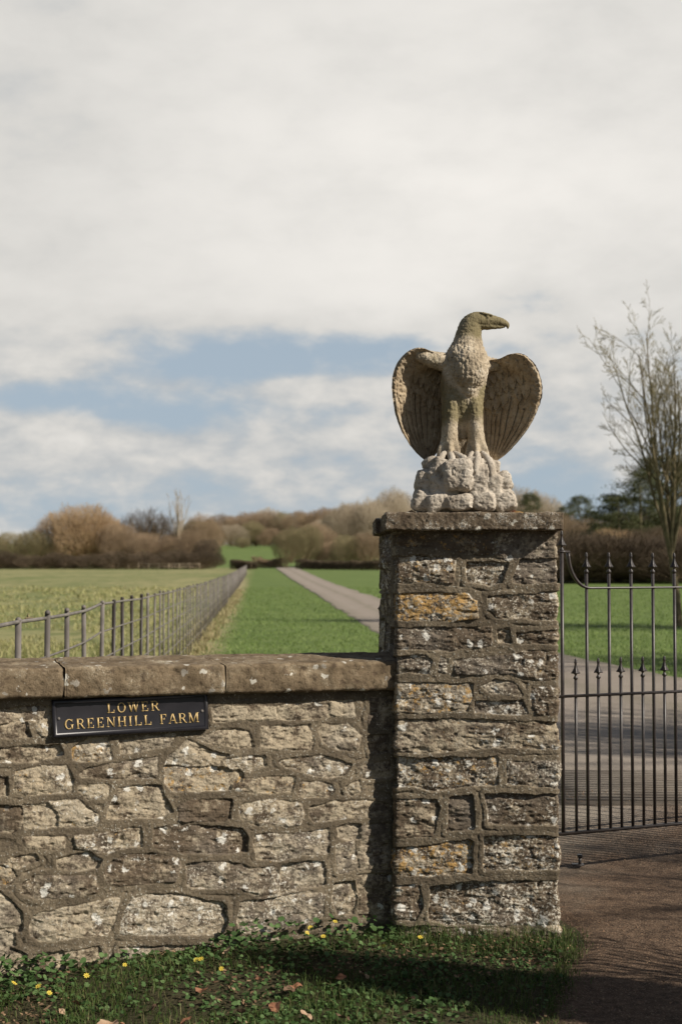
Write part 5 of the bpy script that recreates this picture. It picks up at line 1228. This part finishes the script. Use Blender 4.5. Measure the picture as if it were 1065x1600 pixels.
def build_cover():
    r = np.random.RandomState(11)
    def edge_x(y): return np.interp(y, ROAD_L[:, 0], ROAD_L[:, 1])
    def scatter(n, x0, x1, y0, y1, dens):
        X = r.uniform(x0, x1, n); Y = r.uniform(y0, y1, n); k = r.uniform(0, 1, n) < dens(X, Y); k &= (Y < wall_y(X)) & (X < edge_x(Y)+.02*r.normal(size=n)); return X[k], Y[k]
    nz = lambda X, Y, f, sd: vnoise(X*f, Y*f, 0, sd)
    # small round leaves, thick along the foot of the wall
    X, Y = scatter(42000, -2.3, 1.0, 3.7, 6.25, lambda X, Y: np.clip(.30+.95*nz(X, Y, 3.2, 2)+1.3*np.exp(-(wall_y(X)-Y)/.20)*(X < .25)*(nz(X, Y, 2, 8) > -.6), 0, 1.3)*.6)
    near = np.exp(-(wall_y(X)-Y)/.20)*(X < .3); hgt = (.008+.020*np.clip(nz(X, Y, 5, 6)+.5, 0, 1.5)+.10*near*np.clip(nz(X, Y, 3, 9)+.65, 0, 1))*r.uniform(.15, 1, len(X))
    o = leaves('celandine_leaves', X, Y, ground(X, Y)+hgt, r.uniform(.009, .020, len(X))*(1+.45*near), .75, M_CEL, 3); o['kind'] = 'stuff'
    # grass
    X, Y = scatter(60000, -2.3, 1.02, 3.6, 6.24, lambda X, Y: np.clip(.16+1.0*nz(X, Y, 2.4, 22)+.9*(X > .25)*np.exp(-(wall_y(X)-Y)/.28)+.7*np.exp(-((X+1.35)/.45)**2)*(Y < 5.6)+.5*(X > .3), 0, 1)*.75*(1-.75*(nz(X, Y, 2.6, 33) > .25)*(Y < 5.9)))
    hh = (.030+.035*r.uniform(0, 1, len(X))+.085*(X > .22)*np.exp(-(wall_y(X)-Y)/.16)*r.uniform(.3, 1, len(X)))
    blades('verge_grass', X, Y, hh, r.uniform(.002, .0042, len(X)), .9, M_GR, 5)
    # stray blades spilling over the drive's edge
    n = 1500; Y = r.uniform(4.2, 6.3, n); X = edge_x(Y)+np.abs(r.normal(0, .05, n)); blades('edge_grass', X, Y, r.uniform(.02, .06, n), r.uniform(.002, .004, n), 1.2, M_GR, 7)
    # dry straw and leaf crumbs
    X, Y = scatter(16000, -2.3, 1.0, 3.7, 6.2, lambda X, Y: np.clip(.25+1.2*nz(X, Y, 2.6, 33), 0, 1)*.7)
    o = leaves('leaf_litter', X, Y, ground(X, Y)+.014+.012*r.uniform(0, 1, len(X)), r.uniform(.006, .018, len(X)), .6, M_LIT, 6, False); o['kind'] = 'stuff'
    n = 9000; Y = r.uniform(4.2, 9.5, n); X = edge_x(Y)+np.abs(r.normal(0, 1.1, n)); k = (nz(X, Y, 1.5, 44) > -.2); X, Y = X[k], Y[k]
    o = leaves('drive_litter', X, Y, ground(X, Y)+.022+.004*r.uniform(0, 1, len(X)), r.uniform(.003, .009, len(X)), .5, M_LIT, 8, False); o['kind'] = 'stuff'
    # lawn, field and the dry fringe under the fence
    n = 110000; Y = 7.5+85*r.uniform(0, 1, n)**2.1; X = r.uniform(-.5, .5, n)*Y*.56+.0*Y; fx = fence_x(Y)
    L = np.interp(Y, ROAD_L[:, 0], ROAD_L[:, 1]); Rr = np.interp(Y, ROAD_R[:, 0], ROAD_R[:, 1])
    kl = (X > fx+.2) & ((X < L-.05) | (X > Rr+.05)); kf = X < fx
    blades('lawn_grass', X[kl], Y[kl], r.uniform(.03, .07, kl.sum()), .006+.0004*Y[kl], .9, M_LAWN, 9)
    cl = (vnoise(X*1.1, Y*.8, 0, 71) > -.15) & kf; blades('field_grass', X[cl], Y[cl], r.uniform(.05, .13, cl.sum())*(1+1.1*(vnoise(X[cl]*.5, Y[cl]*.4, 0, 73) > .25)), .006+.0005*Y[cl], 1.1, M_FLD, 10)
    n = 11000; Y = 6.6+75*r.uniform(0, 1, n)**1.5; X = fence_x(Y)+r.normal(.06, .14, n)*(1+.4*vnoise(Y*.6, 0, 0, 7)); blades('dry_fence_grass', X, Y, r.uniform(.05, .22, n)*np.clip(.7+.6*vnoise(Y*1.3, 3, 0, 4), .2, 1.3), .004+.0005*Y, 1.0, M_DRY, 12)
build_cover()
def build_flowers():
    M_PET = mat_plain('yellow_petal', (0.58, 0.45, 0.06), (0.70, 0.58, 0.14), 30, .5); M_ST = mat_plain('green_stem', (0.06, 0.11, 0.03), (0.09, 0.15, 0.04), 20); M_CE = mat_plain('flower_centre', (0.55, 0.36, 0.03), (0.65, 0.45, 0.06), 60)
    root = empty('celandine_flower', (0, 0, 0), '', 'flower', 'yellow celandines in the verge')
    mb = MB()
    for k in range(8):
        a = k*math.pi/4+.1*math.sin(k*3); ca, sa = math.cos(a), math.sin(a); q = [(0, .003, .0), (-.0035, .008, .002), (-.003, .0145, .003), (0, .0175, .002), (.003, .0145, .003), (.0035, .008, .002)]
        mb.add([(ca*x-sa*y, sa*x+ca*y, z+.05) for x, y, z in q], [(0, 1, 2, 3, 4, 5)])
    mb.build('petals', M_PET, root)
    mb = MB(); mb.lathe([(.001, -.001), (.0038, .0005), (.003, .003), (.001, .004)], (0, 0, .0505), 10); mb.build('centre', M_CE, root)
    mb = MB(); mb.tube([(.008, .004, -.01), (.003, .002, .025), (0, 0, .05)], .0011, 6); mb.build('stem', M_ST, root)
    D = [(66, 1525, 'left one of the touching pair at the far left of the wall foot'), (74, 1531, 'right one of the touching pair at the far left of the wall foot'), (134, 1503, 'small one between the left pair and the leafy sprout'),
         (194, 1496, 'lone one just right of the leafy sprout'), (311, 1500, 'left one of the pair below the dead maple-like leaf'), (318, 1502, 'right one of the pair below the middle of the wall'),
         (347, 1511, 'small one below the wall middle, right of the close pair'), (475, 1457, 'half open one, first of the row near the shaded wall corner'), (485, 1448, 'highest of the row near the shaded wall corner'),
         (505, 1462, 'wide open one, lowest of the row near the shaded corner'), (521, 1446, 'one with splayed petals left of the pillar shadow'), (543, 1451, 'last of the row, at the edge of the pillar shadow'),
         (601, 1478, 'one in deep shade just left of the pillar foot'), (655, 1472, 'one in the grass at the foot of the pillar'), (248, 1594, 'one nearest the viewer at the bottom edge'), (14, 1512, 'one at the left edge of the wall foot')]
    rr = random.Random(6)
    for i, (px, py, lab) in enumerate(D):
        x, y = on_ground(px, py, .06); y = min(y, float(wall_y(np.array(x)))-.03)
        o = root if i == 0 else copy_tree(root); o.location = (x, y, float(ground(x, y))+.015+.04*rr.random()*(y > 5.2)); s = rr.uniform(.55, .8); o.scale = (s, s, s)
        o.rotation_euler = (R(rr.uniform(15, 45)), R(rr.uniform(-10, 25)), rr.uniform(-.5, .9)); o['label'] = 'yellow celandine, '+lab
build_flowers()
def build_dead_leaves():
    rr = random.Random(9); Ms = [mat_plain('dead_leaf_%s' % n, a, b, 25, .7, .2, 0, .002) for n, a, b in (('russet', (.20, .09, .05), (.34, .17, .10)), ('tan', (.34, .22, .14), (.46, .33, .22)), ('dark', (.10, .06, .04), (.19, .12, .08)))]
    def leaf_mesh(seed, lobed):
        r = random.Random(seed); V = []; n = 26; rows = 4
        for k in range(n):
            a = 2*math.pi*k/n; rad = (.72+.28*abs(math.cos(2.5*a))) if lobed else (1.0-.25*abs(math.sin(a)))*(1 if abs(math.cos(a)) < .9 else 1.12); rad *= r.uniform(.92, 1.06)
            for j in range(1, rows+1):
                q = j/rows; x, y = rad*q*math.cos(a), rad*q*math.sin(a)*.72; V.append((x, y, .22*abs(y)*1.6+.12*math.sin(x*4+seed)+.10*q*math.sin(3*a+seed)))
        V.append((0, 0, 0)); Fc = []
        for k in range(n):
            k2 = (k+1) % n; Fc.append((len(V)-1, k*rows, k2*rows))
            for j in range(rows-1): Fc.append((k*rows+j, k*rows+j+1, k2*rows+j+1, k2*rows+j))
        m = len(V); V += [(-1.0, 0, .10), (-1.0, .03, .10), (-1.7, .1, .25), (-1.7, .13, .25)]; Fc.append((m, m+1, m+3, m+2)); return V, Fc
    D = [(169, 1588, .050, 1, 'large tan dead leaf at the bottom left of the verge'), (200, 1594, .030, 0, 'small russet dead leaf touching the large tan one'), (122, 1550, .026, 0, 'russet dead leaf below the left pair of yellow flowers'),
         (97, 1560, .022, 1, 'curled tan leaf at the left of the verge'), (318, 1543, .040, 0, 'russet dead leaf in the middle of the verge'), (246, 1563, .030, 2, 'dark dead leaf left of the middle of the verge'), (357, 1482, .030, 1, 'tan lobed dead leaf lying against the foot of the wall'),
         (404, 1528, .024, 0, 'small russet leaf right of the verge middle'), (450, 1545, .034, 2, 'dark curled leaf right of the verge middle'), (462, 1540, .026, 0, 'russet leaf overlapping the dark curled one'), (430, 1572, .034, 0, 'reddish leaf near the bottom centre of the verge'),
         (530, 1527, .036, 0, 'russet leaf standing up below the pillar shadow'), (568, 1522, .026, 1, 'long tan leaf below the left side of the pillar'), (478, 1584, .024, 1, 'tan leaf at the bottom right of the verge centre'), (378, 1580, .028, 2, 'dark leaf at the bottom of the verge, left of the reddish one'),
         (535, 1588, .028, 2, 'dark leaf near the bottom edge below the pillar'), (60, 1590, .026, 1, 'tan leaf in the bottom left corner grass'), (290, 1590, .022, 0, 'small russet leaf at the bottom edge, left of centre'), (640, 1560, .024, 2, 'dark leaf in the shade below the pillar')]
    for i, (px, py, sz, mi, lab) in enumerate(D):
        x, y = on_ground(px, py, .03); V, Fc = leaf_mesh(i+3, i % 2 == 0); o = mesh_obj('dead_leaf', np.array(V)*sz, Fc, Ms[mi], None, True)
        o.location = (x, y, float(ground(x, y))+.026); o.rotation_euler = (R(rr.uniform(-30, 30)), R(rr.uniform(-28, 28)), rr.uniform(0, 6.28)); tag(o, lab, 'dead leaf', 'fallen leaves on the verge')
    # clumps of moss and crumbled leaf caught under the statue
    Mm = mat_plain('russet_moss', (.06, .028, .018), (.17, .08, .045), 60, .95, .1, 0, .004); Mo = mat_plain('orange_moss', (.22, .13, .05), (.36, .23, .09), 60, .95, .1, 0, .004)
    zt = EYE+(885-801.0)*6.14/F
    for px, w_, h_, M, lab in ((706, .030, .022, Mm, 'russet moss clump in the hollow at the front of the statue rock'), (643, .022, .014, Mm, 'small dark moss clump at the left corner of the statue rock'), (741, .03, .010, Mm, 'low brown moss clump under the middle of the statue rock'), (799, .022, .018, Mm, 'dark moss clump at the right corner of the statue rock'), (807, .03, .012, Mo, 'orange moss clump on the cap right of the statue rock')):
        a = at(px, 798, 6.40 if px == 706 else 6.47); n = 14; V = []
        for k in range(n+1):
            for j in range(2*n):
                ph, th = math.pi*k/n, math.pi*j/n; q = 1+.35*float(vnoise(math.cos(th)*2.2, math.sin(th)*2.2, k*.5, int(px))); V.append((w_*q*math.sin(ph)*math.cos(th), w_*.7*q*math.sin(ph)*math.sin(th), h_*q*math.cos(ph)+h_*.4))
        mesh_obj_ = mesh_obj('moss_clump', V, grid_faces(n+1, 2*n)[:, :].tolist()+[(k*2*n+2*n-1, k*2*n, (k+1)*2*n, (k+1)*2*n+2*n-1) for k in range(n)], Mm if M is Mm else Mo, None, True)
        mesh_obj_.location = (a[0], a[1], zt); tag(mesh_obj_, lab, 'moss', 'moss round the statue base')
build_dead_leaves()
